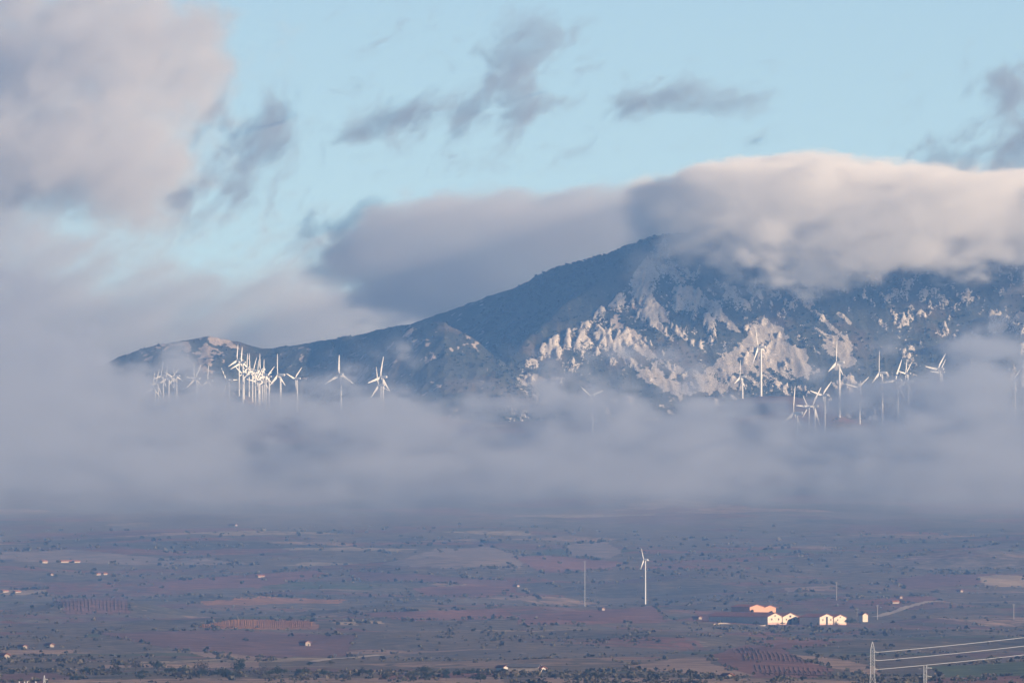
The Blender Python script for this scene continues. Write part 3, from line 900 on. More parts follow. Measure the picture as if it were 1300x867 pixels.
def pylon(px, top, Y, wtop, wbot, waist, arms, label, cap=True):
    p = P(px, 900, Y); x = p.x
    zg = gz(x, Y); H = P(px, top, Y).z - zg
    root = empty('lattice_pylon', (x, Y, zg)); tag(root, label, 'pylon', 'lattice pylons of the power line')
    hw = lambda z: (wbot + (waist - wbot) * min(1, z / (H * .45))) / 2 if z < H * .45 else (waist if z < H - 2.6 or not cap else waist + (wtop - waist) * (z - H + 2.6) / 2.6) / 2
    lv = [0, H * .15, H * .30, H * .45] + [H * .45 + i * .9 for i in range(1, int((H * .55 - 2.6) / .9) + 1)] + ([H - 2.6, H - 1.3, H] if cap else [H])
    cs = [(-1, -1), (1, -1), (1, 1), (-1, 1)]
    for sx_, sy_ in cs:
        b = MB()
        for z0, z1 in zip(lv[:-1], lv[1:]):
            b.tube((sx_ * hw(z0), sy_ * hw(z0), z0 - (.6 if z0 == 0 else 0)), (sx_ * hw(z1), sy_ * hw(z1), z1), .095, .095, 5)
        b.obj('leg', STEEL, root)
    b = MB()
    for k_, (z0, z1) in enumerate(zip(lv[:-1], lv[1:])):
        for q in range(4):
            a_ = cs[q]; c_ = cs[(q + 1) % 4]
            if k_ % 2: a_, c_ = c_, a_
            b.tube((a_[0] * hw(z0), a_[1] * hw(z0), z0), (c_[0] * hw(z1), c_[1] * hw(z1), z1), .055, .055, 4)
            b.tube((cs[q][0] * hw(z1), cs[q][1] * hw(z1), z1), (cs[(q + 1) % 4][0] * hw(z1), cs[(q + 1) % 4][1] * hw(z1), z1), .045, .045, 4)
    b.obj('bracing', STEEL, root)['kind'] = 'stuff'
    tips = []
    for (dx, row) in arms:
        z = P(px, row, Y).z - zg
        b = MB(); w = hw(z); sg = 1 if dx > 0 else -1
        for sy_ in (-1, 1):
            b.tube((sg * w, sy_ * w, z), (dx, 0, z), .06, .05, 4); b.tube((sg * w, sy_ * w, z + .5), (dx, 0, z + .03), .05, .04, 4)
        ar = b.obj('cross_arm', STEEL, root)
        b = MB()
        for i in range(4): b.tube((dx + sg * i * .16, 0, z), (dx + sg * (i + .7) * .16, 0, z), .16, .12, 8)
        b.obj('insulator', WHITEWASH, ar)
        tips.append(Vector((x + dx + sg * .6, Y, zg + z)))
    return root, tips


YP = 7850.0
pr, tips = pylon(1107.6, 814.5, YP, .12, 2.6, 1.35, [(1.35, 827.4), (1.5, 838.0), (1.35, 849.2), (-1.2, 833), (-1.3, 843)], 'lattice power pylon with pointed top and wires to the right')
pylon(1174.5, 844.0, 7700.0, .8, 1.9, .9, [(1.5, 847.6), (1.5, 858.4), (-1.4, 848.4), (-1.4, 858.6)], 'shorter flat topped lattice pylon beneath the power wires', cap=False)
pylon(56.2, 857.0, 7800.0, .1, 1.4, .6, [(.5, 862)], 'slim lattice pole tip at the bottom left edge')
for k_, (tp, (r1, r2, w)) in enumerate(zip(tips, ((801.5, 780, 'upper'), (812.5, 791, 'middle'), (823.5, 802, 'lowest')))):
    # each wire climbs to a higher pylon beyond the right edge
    e_ = P(1650, r1 - 44, YP + 160)
    b = MB(); pts = []
    for i in range(41):
        t = i / 40; q = tp.lerp(e_, t); q.z -= 4 * 1.6 * t * (1 - t)
        pts.append(q)
    for q0, q1 in zip(pts[:-1], pts[1:]): b.tube(q0, q1, .06, .06, 6)
    tag(b.obj('power_wire', WIRE), f'{w} of the three bright power wires slanting up to the right', 'wire', 'power wires')
# the pylon that holds the far ends, beyond the right edge of the picture
pylon(1650, 742, YP + 160, .12, 2.8, 1.35, [(-1.3, 757.5), (-1.5, 768.5), (-1.3, 779.5)], 'lattice pylon beyond the right edge holding the wires')
# four white posts whose tips show at the bottom edge
for k_, (px, top) in enumerate(((24.3, 864.2), (31.0, 864.4), (34.6, 864.0), (45.2, 864.2))):
    Y = 8000.0; p = P(px, top, Y); zg = gz(p.x, Y)
    root = empty('white_post', (p.x, Y, zg)); tag(root, f'{ORD[k_]} white post tip from the left at the bottom left edge', 'post', 'white posts at the bottom edge')
    b = MB(); b.tube((0, 0, -.4), (0, 0, p.z - zg - .15), .24, .24, 8); b.obj('shaft', WHITEWASH, root)
    b = MB(); b.tube((0, 0, p.z - zg - .148), (0, 0, p.z - zg), .30, .12, 8); b.obj('cap', WHITEWASH, root)

# ------------------------------------------------------------------ tracks
def track(pts, w, mat, label, name='track'):
    P3 = []
    for (x0, y0), (x1, y1) in zip(pts[:-1], pts[1:]):
        for t in np.linspace(0, 1, 9)[:-1]: P3.append((x0 + (x1 - x0) * t, y0 + (y1 - y0) * t))
    P3.append(pts[-1])
    Ys = hit([q[0] for q in P3], [q[1] for q in P3])
    v = []
    for (a, _), Y in zip(P3, Ys):
        x = (a - 650) * K * Y
        v.append((x, Y))
    vs = []
    for i, (x, Y) in enumerate(v):
        x0, Y0 = v[max(0, i - 1)]; x1, Y1 = v[min(len(v) - 1, i + 1)]
        d = Vector((x1 - x0, Y1 - Y0, 0)); d = d.normalized() if d.length > 0 else Vector((1, 0, 0))
        nn = Vector((-d.y, d.x, 0)) * w / 2
        for sg in (-1, 1):
            q = (x + nn.x * sg, Y + nn.y * sg); vs.append((q[0], q[1], gz(*q) + .45))
    f = [(2 * i, 2 * i + 1, 2 * i + 3, 2 * i + 2) for i in range(len(v) - 1)]
    me = np_mesh(name, np.array(vs), np.array(f)); return tag(link(name, me, mat), label, kind='structure')


TRACK = plain_mat('pale_track_gravel', (0.42, 0.34, 0.27), 0.95, 0.15, 0.5)
track([(1112, 784), (1135, 777), (1158, 770), (1180, 764), (1198, 763)], 7, TRACK, 'pale dirt track climbing the slope right of the farm')
track([(398, 841), (420, 837), (445, 836), (484, 832)], 4.5, TRACK, 'pale track above the bottom hedge')

# ------------------------------------------------------------------ vine rows
VINEM = leaf_mat('vine_leaf', (0.085, 0.060, 0.042), (0.130, 0.075, 0.052), (0.20, 0.110, 0.07), 0.5)
ORANGEM = leaf_mat('orange_vine_leaf', (0.20, 0.085, 0.035), (0.33, 0.150, 0.060), (0.42, 0.22, 0.10), 0.5)


def vine_rows(lines, mat, label, w=.9, hh=.6, step=7):
    V, F = [], []
    rr = random.Random(4)
    for (a, b_) in lines:
        A = on_ground(*a); B = on_ground(*b_)
        n_ = max(3, int((B - A).length / step)); base = len(V)
        d = (B - A).normalized(); nn = Vector((-d.y, d.x, 0)).normalized()
        for i in range(n_ + 1):
            q = A.lerp(B, i / n_); z = gz(q.x, q.y) - (1.2 if rr.random() < .24 else 0); k_ = w * (.6 + .8 * rr.random()); h_ = hh * (.65 + .7 * rr.random())
            V += [(q.x - nn.x * k_, q.y - nn.y * k_, z - .1), (q.x, q.y, z + h_), (q.x + nn.x * k_, q.y + nn.y * k_, z - .1)]
        for i in range(n_):
            o_ = base + 3 * i
            F += [(o_, o_ + 3, o_ + 4, o_ + 1), (o_ + 1, o_ + 4, o_ + 5, o_ + 2)]
    me = np_mesh('vine_rows', np.array(V), np.array(F))
    return tag(link('vine_rows', me, mat), label, 'vines', kind='stuff')


ln = []
for i in range(15):
    ln.append(((930 + i * 5.6, 824 - (i < 5) * (i) * 1.0 + max(0, i - 5) * .9), (946 + i * 5.6, 838 + max(0, i - 6) * .5)))
for i in range(16):
    ln.append(((958 + i * 6.2, 844 + i * .35), (972 + i * 6.2, 857 + i * .1)))
vine_rows(ln, VINEM, 'slanting dark vine rows on the hillside left of the pylon', .5, .26)
vine_rows([((72 + i * 4.9, 760.5), (80 + i * 4.7, 778)) for i in range(18)], VINEM, 'upright vine stripes in the field on the far left', .8, .26)
vine_rows([((250 + i * 2.7 + (i % 3) * .5, 794 - min(i, 20) * .38 + max(0, i - 24) * .06), (254 + i * 2.65, 797.5)) for i in range(54)], ORANGEM, 'glowing orange autumn vine rows in mid valley', .8, .3, 4)

# ------------------------------------------------------------------ trees
BARK = plain_mat('tree_bark', (0.075, 0.055, 0.042), 0.95, 0.2, 2.0)
LEAFS = [leaf_mat('dark_evergreen_leaf', (0.018, 0.026, 0.016), (0.034, 0.046, 0.026), (0.062, 0.070, 0.038), 1.2),
         leaf_mat('olive_leaf', (0.032, 0.036, 0.022), (0.060, 0.062, 0.036), (0.098, 0.092, 0.054), 1.2),
         leaf_mat('bare_twig', (0.045, 0.036, 0.030), (0.075, 0.060, 0.050), (0.115, 0.092, 0.075), 1.2)]


def tree_meshes(seed, mat, spread, sparse):
    """Unit tree: height 1, tapered trunk with limbs and a crown of leaf clumps."""
    rr = random.Random(seed)
    b = MB()
    b.tube((0, 0, -.08), (0, 0, .30), .035, .024, 7)
    lob = []
    for i in range(7):
        a_ = 6.283 * i / 7 + rr.random(); el = rr.uniform(.25, 1.1); L = rr.uniform(.22, .42)
        q = Vector((math.cos(a_) * math.cos(el) * L * spread, math.sin(a_) * math.cos(el) * L * spread, .30 + math.sin(el) * L))
        b.tube((0, 0, rr.uniform(.2, .3)), q, .018, .006, 5)
        lob.append((q, rr.uniform(.13, .22)))
    lob.append((Vector((0, 0, .74)), .2)); lob.append((Vector((0, 0, .5)), .24))
    trunk = b.mesh('trunk', BARK)
    V, F = [], []
    n_ = 300 if sparse else 520
    for i in range(n_):
        c_, r_ = lob[rr.randrange(len(lob))]
        d = Vector((rr.gauss(0, 1), rr.gauss(0, 1), rr.gauss(0, 1))).normalized() * r_ * (rr.random() ** .4)
        q = c_ + d; q.z = max(q.z, .16)
        u = Vector((rr.gauss(0, 1), rr.gauss(0, 1), rr.gauss(0, 1))).normalized(); w = u.orthogonal().normalized(); k_ = rr.uniform(.022, .045)
        w2 = u.cross(w)
        o_ = len(V)
        V += [q + w * k_, q + w2 * k_ * .8, q - w * k_ * 1.1, q - w2 * k_ * .8]
        F += [(o_, o_ + 1, o_ + 2, o_ + 3)]
    me = bpy.data.meshes.new('crown'); me.from_pydata([tuple(v) for v in V], [], F); me.materials.append(mat); me.update()
    return trunk, me


KINDS = [tree_meshes(21, LEAFS[0], 1.0, False), tree_meshes(22, LEAFS[0], 1.35, False), tree_meshes(23, LEAFS[1], 1.1, False), tree_meshes(24, LEAFS[1], 1.4, False), tree_meshes(25, LEAFS[2], 1.0, True), tree_meshes(26, LEAFS[2], 1.25, True)]


def tree(px, base, hpx, kind, label, wide=1.0, group='trees in the valley', rz=0.0):
    p = on_ground(px, base); h = hpx * K * p.y
    root = empty('tree', p, rz); tag(root, label, 'tree', group)
    tr, cr = KINDS[kind]
    a_ = link('trunk', tr, None, root); a_.scale = (h, h, h)
    c_ = link('crown', cr, None, root); c_.scale = (h * wide, h * wide, h)
    return root


BIG = [(304, 857, 17, 0, 'round dark tree standing out in the bottom hedge', 1.1), (256, 858, 17, 4, 'broad brownish tree in the left part of the bottom hedge', 1.3), (232, 857, 10, 3, 'low olive tree left of the broad brownish tree', 1.6),
       (353, 860, 13, 1, 'dark spreading tree right of the round tree in the bottom hedge', 1.2), (331, 862, 15, 5, 'thin brownish tree between round and spreading trees', 1.0), (200, 853, 12, 0, 'upright dark tree at the left of the bottom hedge', 1.0),
       (172, 852, 11, 4, 'bare brown tree left of the upright dark tree', 1.4), (286, 859, 9, 3, 'bushy olive tree just left of the round dark tree', 1.7), (215, 856, 9, 1, 'low dark bush tree beside the upright dark tree', 1.6),
       (1079, 794, 12, 1, 'large dark tree at the right end of the farm sheds', 1.7), (1012, 795.6, 2.6, 0, 'small dark tree before the door shed', 1.4), (993, 794, 4.5, 1, 'low bush tree between the two front left sheds', 1.5), (1030, 794.5, 6, 0, 'narrow dark tree before the pink farmhouse', .9),
       (1038.5, 795, 5, 2, 'slim tree left of the right shed pair', 1.0), (1021, 795.6, 3.2, 3, 'bushy tree left of the pink farmhouse', 1.8), (960, 795, 8, 2, 'olive tree before the long wall by the sheds', 1.5),
       (1027, 832, 9, 1, 'broad dark tree on the slope below the farm', 2.2), (745, 856, 8, 0, 'small round dark tree right of the white barn', 1.1), (804, 854, 9, 4, 'pale bare tree in the tan field right of the barn', 1.2),
       (676, 848, 5, 1, 'dark tree behind the white barn', 2.0), (118, 730.5, 7, 1, 'dark tree beside the two far white cottages', 1.4), (206, 748, 6, 1, 'dark lone tree in the far left fields', 1.4),
       (312, 815, 7, 1, 'dark bush tree above the vineyard ruin', 1.6), (268, 760, 7, 4, 'bare tree left of mid valley fields', 1.8), (420, 845, 6, 3, 'olive bush beside the pale track', 1.4), (393, 846, 5, 0, 'dark bush at the left end of the pale track', 1.9),
       (460, 858, 9, 4, 'brown tree near the bottom, right of the hedge', 1.3), (560, 796, 8, 4, 'leafless tree on the scrub slope', 1.2), (585, 795, 9, 5, 'taller leafless tree on the scrub slope', 1.1), (512, 791, 7, 4, 'leafless tree at the red field edge', 1.2),
       (1233, 864, 6, 1, 'low dark mound of a bush at the green field, left of two', 2.2), (1248, 864, 5, 1, 'low dark mound of a bush at the green field, right of two', 2.2), (1112, 816, 5, 1, 'dark bush above the pointed pylon', 2.0), (610, 866, 9, 1, 'dark tree cut by the bottom edge', 1.6),
       (640, 862, 8, 4, 'brown tree left of the barn near the bottom edge', 1.4), (545, 692, 4, 1, 'far dark tree on the pale hill, left of two', 1.5), (565, 692, 4, 1, 'far dark tree on the pale hill, right of two', 1.6), (905, 858, 6, 2, 'olive tree beside the stone watch hut', 1.5)]
rr = random.Random(3)
for (px, by, hp, kd, lab, wd) in BIG:
    tree(px, by, hp * (1.35 if by > 840 and px < 660 else 1.0), kd, lab, wd, rz=rr.random() * 6)
# the long hedge of trees along the bottom edge
row = sorted(60 + rr.random() * 560 for i in range(38))
for i, px in enumerate(row):
    tree(px, 854 + rr.random() * 10, 6 + 7 * rr.random(), rr.choice([0, 1, 1, 2, 3, 4, 5]), f'small hedge tree, {ORD[i]} from the left along the bottom hedge', 1.2 + .7 * rr.random(), 'small trees along the bottom hedge', rr.random() * 6)
row = sorted(650 + rr.random() * 300 for i in range(16))
for i, px in enumerate(row):
    tree(px, 856 + rr.random() * 6, 4.5 + 3 * rr.random(), rr.choice([0, 1, 3, 4]), f'small bush tree, {ORD[i]} from the left in the hedge below the barn', 1.4 + .7 * rr.random(), 'bushes in the hedge below the barn', rr.random() * 6)

# scrub, hedges and thickets over the valley floor
VSCRUB = leaf_mat('valley_scrub_leaf', (0.042, 0.043, 0.030), (0.085, 0.076, 0.052), (0.155, 0.118, 0.080), 0.4)
rng = np.random.default_rng(8)
n = 75000
pr_ = rng.random(n) * 205 + 675
ysort = np.argsort(PROF_PY[4:15]); 
sY = np.interp(pr_, PROF_PY[4:15][ysort], PROF_Y[4:15][ysort]) + rng.normal(0, 250, n)
sY = np.clip(sY, 7450, 24800).astype(np.float32)
sx = ((rng.random(n) * 1440 - 70 - 650) * K * sY).astype(np.float32)
dens = sstep(.54, .66, f2(sx / 170.0 + 4, sY / 260.0 + 2, 3)) * np.interp(sY, [8000, 16000, 20000, 24000], [1.0, .85, .5, .35])
hedge = sstep(.90, .97, 1 - np.abs(2 * f2(sx / 75.0 + 60, sY / 230.0 + 11, 2) - 1)) * 1.0
lmk = np.zeros(n, np.float32)
spx = sx / (K * sY) + 650; sz = ground_z(sx, sY); spy = H0 - (sz - CZ) / (K * sY)
for pts, c_, k_ in FIELDS:
    lmk = np.maximum(lmk, poly_in(spx, spy, pts) * 1.0)
keep = rng.random(n) < np.maximum(dens * np.interp(sY, [8000, 10000, 12000], [1, .8, .35]), hedge * np.interp(sY, [8000, 12000, 20000], [.7, .6, .35])) * (1 - .97 * lmk) * .8 * ((np.abs(spx - 1010) > 75) | (spy < 775) | (spy > 800) | (rng.random(n) < .06)) + .006
sx, sY, sz = sx[keep], sY[keep], sz[keep]
# hedges along the borders of the fields one can pick out
eu, ev = [], []
for pts, c_, k_ in FIELDS:
    for (x0, y0), (x1, y1) in zip(pts, pts[1:] + pts[:1]):
        m_ = int(math.hypot(x1 - x0, (y1 - y0) * 2) / 2.2)
        if rng.random() < .25: continue
        t = rng.random(m_); eu += list(x0 + (x1 - x0) * t + rng.normal(0, 1.2, m_)); ev += list(y0 + (y1 - y0) * t + rng.normal(0, .7, m_))
# hedgerows one can follow along the bottom of the picture
for pl, cnt, th in (([(-10, 849), (140, 852), (240, 858), (380, 860), (520, 860), (650, 857)], 1000, 2.8), ([(650, 857), (760, 860), (900, 860), (1010, 864)], 520, 1.8), ([(-10, 840), (60, 838), (140, 842), (210, 846)], 260, 1.8), ([(640, 866), (900, 866)], 200, 1.2),
                    ([(1090, 866), (1180, 864), (1310, 861)], 200, 1.5), ([(905, 799), (1000, 800), (1100, 802), (1310, 806)], 300, 2.6), ([(560, 805), (700, 812), (830, 806)], 320, 7.0)):
    L_ = [math.hypot(b_[0] - a_[0], b_[1] - a_[1]) for a_, b_ in zip(pl[:-1], pl[1:])]
    for (a_, b_), l_ in zip(zip(pl[:-1], pl[1:]), L_):
        m_ = int(cnt * l_ / sum(L_)); t = rng.random(m_)
        eu += list(a_[0] + (b_[0] - a_[0]) * t); ev += list(a_[1] + (b_[1] - a_[1]) * t + rng.normal(0, th, m_))
hk = f2(np.array(eu) / 26.0 + 2, np.array(ev) / 7.0, 3) + .25 * rng.random(len(eu)) > .60
eu = list(np.array(eu)[hk]); ev = list(np.array(ev)[hk])
eY = hit(eu, ev); ok = ~np.isnan(eY)
eY = eY[ok]; ex_ = ((np.array(eu, np.float32)[ok]) - 650) * K * eY
sx = np.concatenate([sx, ex_]); sY = np.concatenate([sY, eY]); sz = np.concatenate([sz, ground_z(ex_, eY)])
r = (1.0 + 2.6 * rng.random(len(sx)) ** 2.0) * np.interp(sY, [8000, 14000, 24000], [.42, .62, .95])
v_, f_ = crowns(sx, sY, sz + r * .2, r.astype(np.float32), rng, .8)
tag(link('valley_scrub', np_mesh('valley_scrub', v_, f_, False), VSCRUB), 'low scrub and hedges scattered over the valley floor', 'scrub', kind='stuff')
print('valley scrub', len(sx), round(time.time() - T0, 1))
# ------------------------------------------------------------------ haze, fog and clouds
def volume_mat(name, density, color=(1, 1, 1), aniso=0.0, absorb=(0, 0, 0), grid=True, step=4.0):
    m = bpy.data.materials.new(name); m.use_nodes = True
    n = m.node_tree.nodes; l = m.node_tree.links
    n.clear()
    out = n.new('ShaderNodeOutputMaterial'); v = n.new('ShaderNodeVolumePrincipled')
    v.inputs['Color'].default_value = (*color, 1)
    v.inputs['Absorption Color'].default_value = (*absorb, 1)
    v.inputs['Density'].default_value = density
    v.inputs['Anisotropy'].default_value = aniso
    v.inputs['Density Attribute'].default_value = 'density' if grid else ''
    l.new(v.outputs[0], out.inputs['Volume'])
    m.cycles.volume_step_rate = step
    return m


def box_mesh(name, lo, hi):
    x0, y0, z0 = lo; x1, y1, z1 = hi
    v = [(x0, y0, z0), (x1, y0, z0), (x1, y1, z0), (x0, y1, z0), (x0, y0, z1), (x1, y0, z1), (x1, y1, z1), (x0, y1, z1)]
    f = [(0, 3, 2, 1), (4, 5, 6, 7), (0, 1, 5, 4), (1, 2, 6, 5), (2, 3, 7, 6), (3, 0, 4, 7)]
    return np_mesh(name, np.array(v), np.array(f))


HAZE_DENS = 2.25e-5
hz = link('haze', box_mesh('haze', (-3200, -900, -12.0), (3200, 31000, CZ + 470)),
          volume_mat('haze_air', HAZE_DENS, (0.20, 0.47, 1.0), 0.0, (1, 1, 1), grid=False))
hz.data.materials[0].cycles.homogeneous_volume = True
tag(hz, 'thin blue haze filling the whole valley', 'haze', kind='stuff')


def cloud(name, px0, px1, py0, py1, Y0, Y1, vox, fn, mat):
    """A 3-D density grid: fn(U, V, W, x, y, z) gets photo column / row at the box's middle distance, depth 0..1, and metres."""
    Ym = 0.5 * (Y0 + Y1)
    a = P(px0, py1, Ym); b = P(px1, py0, Ym)
    c = Vector(((a.x + b.x) / 2, Ym, (a.z + b.z) / 2))
    lo = Vector((a.x, Y0, a.z)) - c; hi = Vector((b.x, Y1, b.z)) - c
    vx = (vox, vox * 2.0, vox) if isinstance(vox, (int, float)) else vox
    n = [max(8, int((hi[i] - lo[i]) / vx[i])) for i in range(3)]
    ax = [np.linspace(lo[i], hi[i], n[i], dtype=np.float32) for i in range(3)]
    x, y, z = np.meshgrid(*ax, indexing='ij')
    U = (x + c.x) / (K * Ym) + 650.0; V = H0 - (z + c.z - CZ) / (K * Ym); W = (y - lo[1]) / (hi[1] - lo[1])
    d = fn(U, V, W, x, y, z).astype(np.float32)
    # nothing may touch the walls of the grid
    e = 1.0
    for arr, nn in ((U, 0), (V, 2), (W, 1)):
        t = np.linspace(0, 1, n[nn], dtype=np.float32)
        w = np.clip(np.minimum(t, 1 - t) / 0.06, 0, 1)
        d *= w.reshape([-1 if q == nn else 1 for q in range(3)])
    d[d < 0.004] = 0
    me = bpy.data.meshes.new(name + '_density')
    me.vertices.add(d.size)
    a_ = me.attributes.new('d', 'FLOAT', 'POINT'); a_.data.foreach_set('value', np.ascontiguousarray(d).ravel())
    src = bpy.data.objects.new(name + '_density', me)
    ng = bpy.data.node_groups.new(name, 'GeometryNodeTree')
    ng.interface.new_socket('Geometry', in_out='INPUT', socket_type='NodeSocketGeometry')
    ng.interface.new_socket('Geometry', in_out='OUTPUT', socket_type='NodeSocketGeometry')
    N, Lk = ng.nodes, ng.links
    vc = N.new('GeometryNodeVolumeCube')
    vc.inputs['Min'].default_value = lo; vc.inputs['Max'].default_value = hi
    for q, ch in enumerate('XYZ'): vc.inputs['Resolution ' + ch].default_value = n[q]
    pos = N.new('GeometryNodeInputPosition')

    def vm(op, A, B):
        v = N.new('ShaderNodeVectorMath'); v.operation = op
        Lk.new(A, v.inputs[0])
        if B is not None: v.inputs[1].default_value = B
        return v.outputs[0]
    q = vm('SUBTRACT', pos.outputs[0], lo)
    q = vm('MULTIPLY', q, [(n[i] - 1) / (hi[i] - lo[i]) for i in range(3)])
    q = vm('ADD', q, (0.5, 0.5, 0.5))
    q = vm('FLOOR', q, None)
    v = N.new('ShaderNodeVectorMath'); v.operation = 'DOT_PRODUCT'
    # index = (ix * ny + iy) * nz + iz stays exact in float32 below 16.7 million cells
    Lk.new(q, v.inputs[0]); v.inputs[1].default_value = (n[1] * n[2], n[2], 1)
    oi = N.new('GeometryNodeObjectInfo'); oi.inputs[0].default_value = src
    na = N.new('GeometryNodeInputNamedAttribute'); na.data_type = 'FLOAT'; na.inputs[0].default_value = 'd'
    si = N.new('GeometryNodeSampleIndex'); si.data_type = 'FLOAT'; si.domain = 'POINT'
    Lk.new(oi.outputs['Geometry'], si.inputs[0]); Lk.new(na.outputs[0], si.inputs[1])
    f2i = N.new('FunctionNodeFloatToInt'); Lk.new(v.outputs['Value'], f2i.inputs[0]); Lk.new(f2i.outputs[0], si.inputs['Index'])
    Lk.new(si.outputs[0], vc.inputs['Density'])
    sm = N.new('GeometryNodeSetMaterial'); sm.inputs['Material'].default_value = mat
    Lk.new(vc.outputs[0], sm.inputs[0])
    out = N.new('NodeGroupOutput'); Lk.new(sm.outputs[0], out.inputs[0])
    vol = bpy.data.volumes.new(name); vol.materials.append(mat)
    o = bpy.data.objects.new(name, vol); COL.objects.link(o); o.location = c
    md = o.modifiers.new('density', 'NODES'); md.node_group = ng
    print('cloud', name, n, d.size, 'mean', float(d.mean()), 't', round(time.time() - T0, 1))
    return o


def blobs(U, V, W, lst):
    """Soft union of ellipsoids (px, py, depth 0..1, rx, ry, rdepth, weight)."""
    q = np.ones_like(U)
    for (u, v, w, ru, rv, rw, k) in lst:
        r2 = ((U - u) / ru) ** 2 + ((V - v) / rv) ** 2 + ((W - w) / rw) ** 2
        q *= 1 - k * np.exp(-r2 * 1.2)
    return 1 - q


CLOUD = volume_mat('cloud_vapour', 0.026, (0.99, 0.99, 0.99), -0.38, step=8.0)
CUMULUS = volume_mat('cumulus_vapour', 0.013, (0.83, 0.84, 0.875), 0.0, step=9.0)
STRAT = volume_mat('stratus_vapour', 0.012, (0.72, 0.76, 0.83), step=8.0)
WISP = volume_mat('wisp_vapour', 0.014, (0.52, 0.59, 0.69), step=9.0)  # darkened colour stands in for the shadow of other clouds
FOG = volume_mat('fog_vapour', 0.0085, (0.56, 0.61, 0.71), step=10.0)  # cloud shade over the fog is put into this dimmed bluish colour


def N3(x, y, z, o, g=.5):
    """Noise with about zero mean and unit spread."""
    return (f3(x, y, z, o, g) - .5) / .11


def fog_fn(U, V, W, x, y, z):
    # upper edge of the bank along the photo, thinning upwards; towards the camera it thins out over the fields
    Y = 21500 + W * 5400
    Vt = V * 0 + H0 - (H0 - V) * 24200.0 / Y           # true photo row at this depth
    Ut = 650 + (U - 650) * 24200.0 / Y
    top = np.interp(Ut, [-300, 0, 90, 140, 200, 260, 300, 330, 380, 430, 480, 560, 640, 700, 760, 800, 880, 940, 1010, 1050, 1100, 1150, 1190, 1240, 1270, 1300, 1500],
                    [330, 372, 436, 484, 506, 510, 516, 524, 522, 512, 518, 534, 526, 514, 512, 512, 510, 552, 554, 540, 516, 512, 500, 472, 478, 492, 478])
    big = N3(x / 120.0, y / 300.0 + 4, z / 62.0, 3)
    fine = N3(x / 40.0 + 9, y / 130.0, z / 20.0, 4, .62)
    near = np.interp(Y, [21500, 22300, 23300, 24300, 25100, 25800, 26900], [0.0, .010, .026, .065, .17, .75, 1.0])
    a = (Vt - top - 75 * (1 - sstep(24300, 25900, Y))) / 24.0 + 1.05 * big + 1.1 * fine
    up = (.04 * sstep(-2.0, .2, a) + .96 * sstep(.15, 3.0, a)) * (1 - .80 * sstep(562, 690, Vt + 9 * big + 8 * fine))
    core = np.clip(.82 + .40 * big + .38 * fine, .05, 2.4)
    return up * near * core * (1 - sstep(26600, 26880, Y))


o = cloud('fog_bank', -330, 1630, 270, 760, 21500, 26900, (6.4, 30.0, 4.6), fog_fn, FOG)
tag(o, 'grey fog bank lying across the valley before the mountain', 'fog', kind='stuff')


def cap_fn(U, V, W, x, y, z):
    top = np.interp(U, [400, 440, 470, 520, 580, 640, 700, 760, 830, 900, 960, 1020, 1090, 1160, 1230, 1300, 1500], [330, 300, 280, 262, 252, 245, 243, 242, 240, 225, 211, 203, 208, 213, 222, 220, 215])
    bot = np.interp(U, [400, 450, 500, 560, 640, 700, 760, 830, 870, 950, 1050, 1150, 1250, 1300, 1500], [335, 372, 410, 425, 420, 400, 364, 328, 334, 336, 340, 346, 338, 330, 330])
    big = N3(x / 120.0 + 2, y / 160.0, z / 70.0, 3)
    wx = f3(x / 60.0 + 8, y / 80.0, z / 40.0, 3) - .5
    fine = N3(x / 40.0 + 1 + 2 * wx, y / 60.0, z / 20.0 + 2 * wx, 4, .6)
    nt = (V - top) / 13.0 + .42 * big + .55 * fine
    nb = (bot - V) / 20.0 + .55 * big + .95 * fine
    sh = sstep(-.1, 1.3, nt) * (.07 * sstep(-1.4, .4, nb) + .93 * sstep(-.2, 1.8, nb))
    lee = sh * np.clip(1.25 - np.abs(W - .5) / .40, 0, 1) * np.clip(.9 + .22 * big + .16 * fine, .04, 2.5) * (1 - sstep(930, 1040, U))
    right = .30 * sstep(795, 865, U + 14 * big) + .70 * sstep(845, 960, U + 16 * big)
    dep = np.clip(1.25 - np.abs(W - .52) / .42, 0, 1)
    return (lee, sh * dep * right * 1.4 * np.clip(.85 + .22 * big + .38 * fine, .04, 2.5))


BANK = volume_mat('cloud_bank_vapour', 0.009, (0.77, 0.81, 0.885), 0.0, step=8.0)  # darker than the cap's vapour: the bank's shade is painted into its colour
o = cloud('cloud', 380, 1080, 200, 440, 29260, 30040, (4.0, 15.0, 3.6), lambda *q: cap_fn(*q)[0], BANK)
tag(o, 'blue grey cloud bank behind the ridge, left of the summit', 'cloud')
o = cloud('cloud', 720, 1520, 180, 440, 28440, 29210, (3.8, 13.0, 3.5), lambda *q: cap_fn(*q)[1], CLOUD)
tag(o, 'bright cap cloud lying on the mountain top above the cliffs', 'cloud')


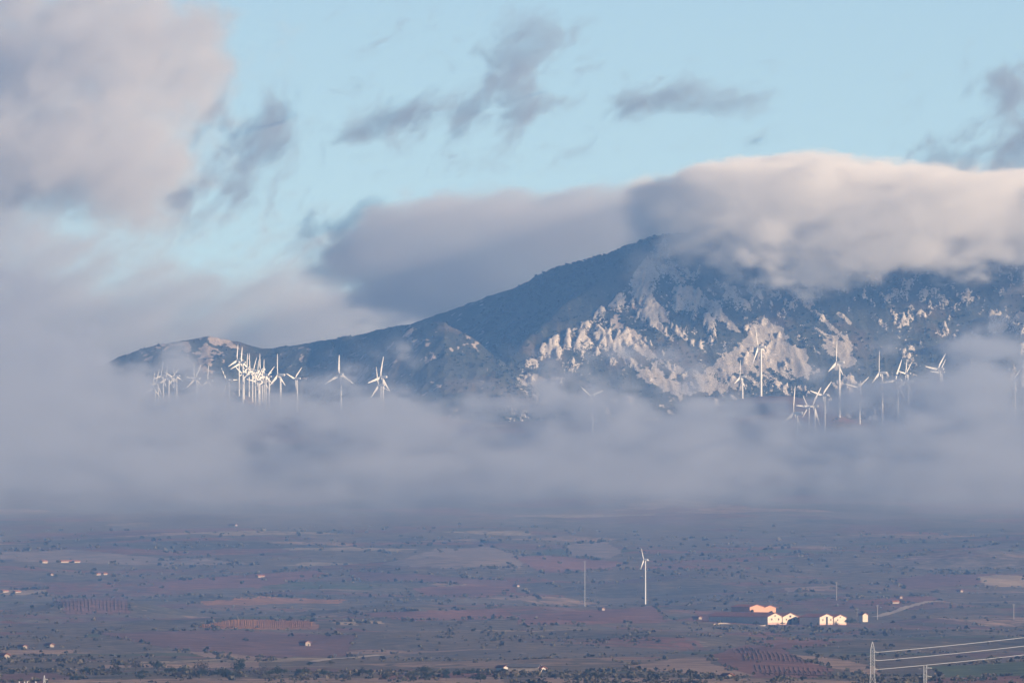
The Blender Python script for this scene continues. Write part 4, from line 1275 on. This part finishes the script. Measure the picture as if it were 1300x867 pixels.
def cumulus_fn(U, V, W, x, y, z):
    s = blobs(U, V, W, [(60, 60, .45, 150, 100, .40, 1.0), (170, 70, .5, 100, 90, .36, .95), (40, 190, .45, 150, 90, .40, 1.0), (150, 190, .5, 90, 80, .34, .9), (-40, 120, .5, 160, 180, .40, 1.0),
                        (255, 90, .55, 50, 80, .26, .7), (285, 40, .55, 26, 40, .2, .45), (210, 225, .5, 70, 50, .28, .55), (120, 255, .5, 80, 40, .28, .5)])
    wx = f3(x / 70.0, y / 90.0, z / 70.0, 3) - .5
    fine = N3(x / 40.0 + 2.4 * wx, y / 60.0, z / 34.0 + 2.4 * wx, 5, .62)
    big = N3(x / 110.0 + 7, y / 140.0, z / 90.0, 3)
    return sstep(.32, 1.08, s + .19 * fine + .10 * big) * np.clip(.8 + .2 * fine, .05, 2)


o = cloud('cloud', -260, 400, -110, 340, 32440, 33140, (3.0, 9.0, 3.0), cumulus_fn, CUMULUS)
tag(o, 'big billowing mauve grey cloud filling the upper left of the sky', 'cloud')


def wisp(name, label, box, lst, ang, vox=(2.0, 9.0, 2.0), thr=(.36, 1.10), amp=.31, Y=(31720, 32000), mat=None, seed=0.0):
    ca, sa = math.cos(ang), math.sin(ang)

    def fn(U, V, W, x, y, z):
        s = blobs(U, V, W, lst)
        a = x * ca + z * sa; b = -x * sa + z * ca
        w1 = f3(x / 60.0 + seed, y / 80.0 + 3, z / 60.0, 3) - .5
        w2 = f3(x / 60.0 + seed + 20, y / 80.0 + 8, z / 60.0, 3) - .5
        fine = N3(a / 56.0 + 2.2 * w1 + seed, y / 70.0, b / 27.0 + 2.2 * w2, 4, .64)
        return sstep(thr[0], thr[1], s + amp * fine) ** 1.4
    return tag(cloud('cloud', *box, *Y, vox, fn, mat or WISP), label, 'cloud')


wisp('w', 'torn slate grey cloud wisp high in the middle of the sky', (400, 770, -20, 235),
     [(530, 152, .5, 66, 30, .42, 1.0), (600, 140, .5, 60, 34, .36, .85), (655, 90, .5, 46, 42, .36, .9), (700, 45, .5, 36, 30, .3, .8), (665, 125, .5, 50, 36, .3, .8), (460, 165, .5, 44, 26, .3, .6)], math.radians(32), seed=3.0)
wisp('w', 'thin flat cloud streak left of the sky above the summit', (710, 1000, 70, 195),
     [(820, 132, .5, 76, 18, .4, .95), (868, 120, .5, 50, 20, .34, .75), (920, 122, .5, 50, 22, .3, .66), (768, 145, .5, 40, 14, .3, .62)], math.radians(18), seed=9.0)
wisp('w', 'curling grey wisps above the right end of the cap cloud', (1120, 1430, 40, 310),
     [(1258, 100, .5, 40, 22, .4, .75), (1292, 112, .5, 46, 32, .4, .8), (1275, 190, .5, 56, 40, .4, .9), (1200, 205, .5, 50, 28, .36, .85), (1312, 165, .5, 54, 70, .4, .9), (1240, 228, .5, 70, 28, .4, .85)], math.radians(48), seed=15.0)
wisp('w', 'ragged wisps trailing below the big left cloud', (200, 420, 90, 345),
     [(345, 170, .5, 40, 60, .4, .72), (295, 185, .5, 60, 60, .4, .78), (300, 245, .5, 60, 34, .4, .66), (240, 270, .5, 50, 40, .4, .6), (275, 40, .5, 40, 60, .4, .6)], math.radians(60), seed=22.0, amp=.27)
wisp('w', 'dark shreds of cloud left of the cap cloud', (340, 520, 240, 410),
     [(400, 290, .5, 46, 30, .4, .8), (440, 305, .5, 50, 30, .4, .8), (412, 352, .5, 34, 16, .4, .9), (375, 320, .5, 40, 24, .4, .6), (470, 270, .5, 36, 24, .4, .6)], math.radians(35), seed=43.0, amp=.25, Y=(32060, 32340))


def strat_fn(U, V, W, x, y, z):
    top = np.interp(U, [-300, 0, 80, 150, 220, 300, 350, 400, 450, 500, 560, 700], [225, 240, 265, 292, 318, 314, 298, 284, 300, 320, 350, 400])
    wx = f3(x / 60.0 + 3, y / 80.0, z / 50.0, 3) - .5
    xr = x * .92 + z * .38; zr = z * .92 - x * .38
    fine = N3(xr / 70.0 + 2.4 * wx, y / 60.0, zr / 24.0 + 2.0 * wx, 5, .62)
    big = N3(x / 120.0 + 17, y / 150.0, z / 55.0, 3)
    s = (V - top) / 55.0 + .62 * fine + .35 * big
    gap = np.exp(-((U - 430) / 46) ** 2 - ((V - 345) / 26) ** 2) * 1.6 + np.exp(-((U - 90) / 70) ** 2 - ((V - 350) / 26) ** 2) * .8
    dep = np.clip(np.minimum(W, 1 - W) / .25, 0, 1)
    return sstep(.15, 2.2, s - gap) * dep * .8


o = cloud('cloud', -260, 640, 250, 600, 31060, 31660, (3.2, 12.0, 2.8), strat_fn, STRAT)
tag(o, 'low streaky cloud layer behind the left hill', 'cloud')
print('built in', round(time.time() - T0, 1), 's')
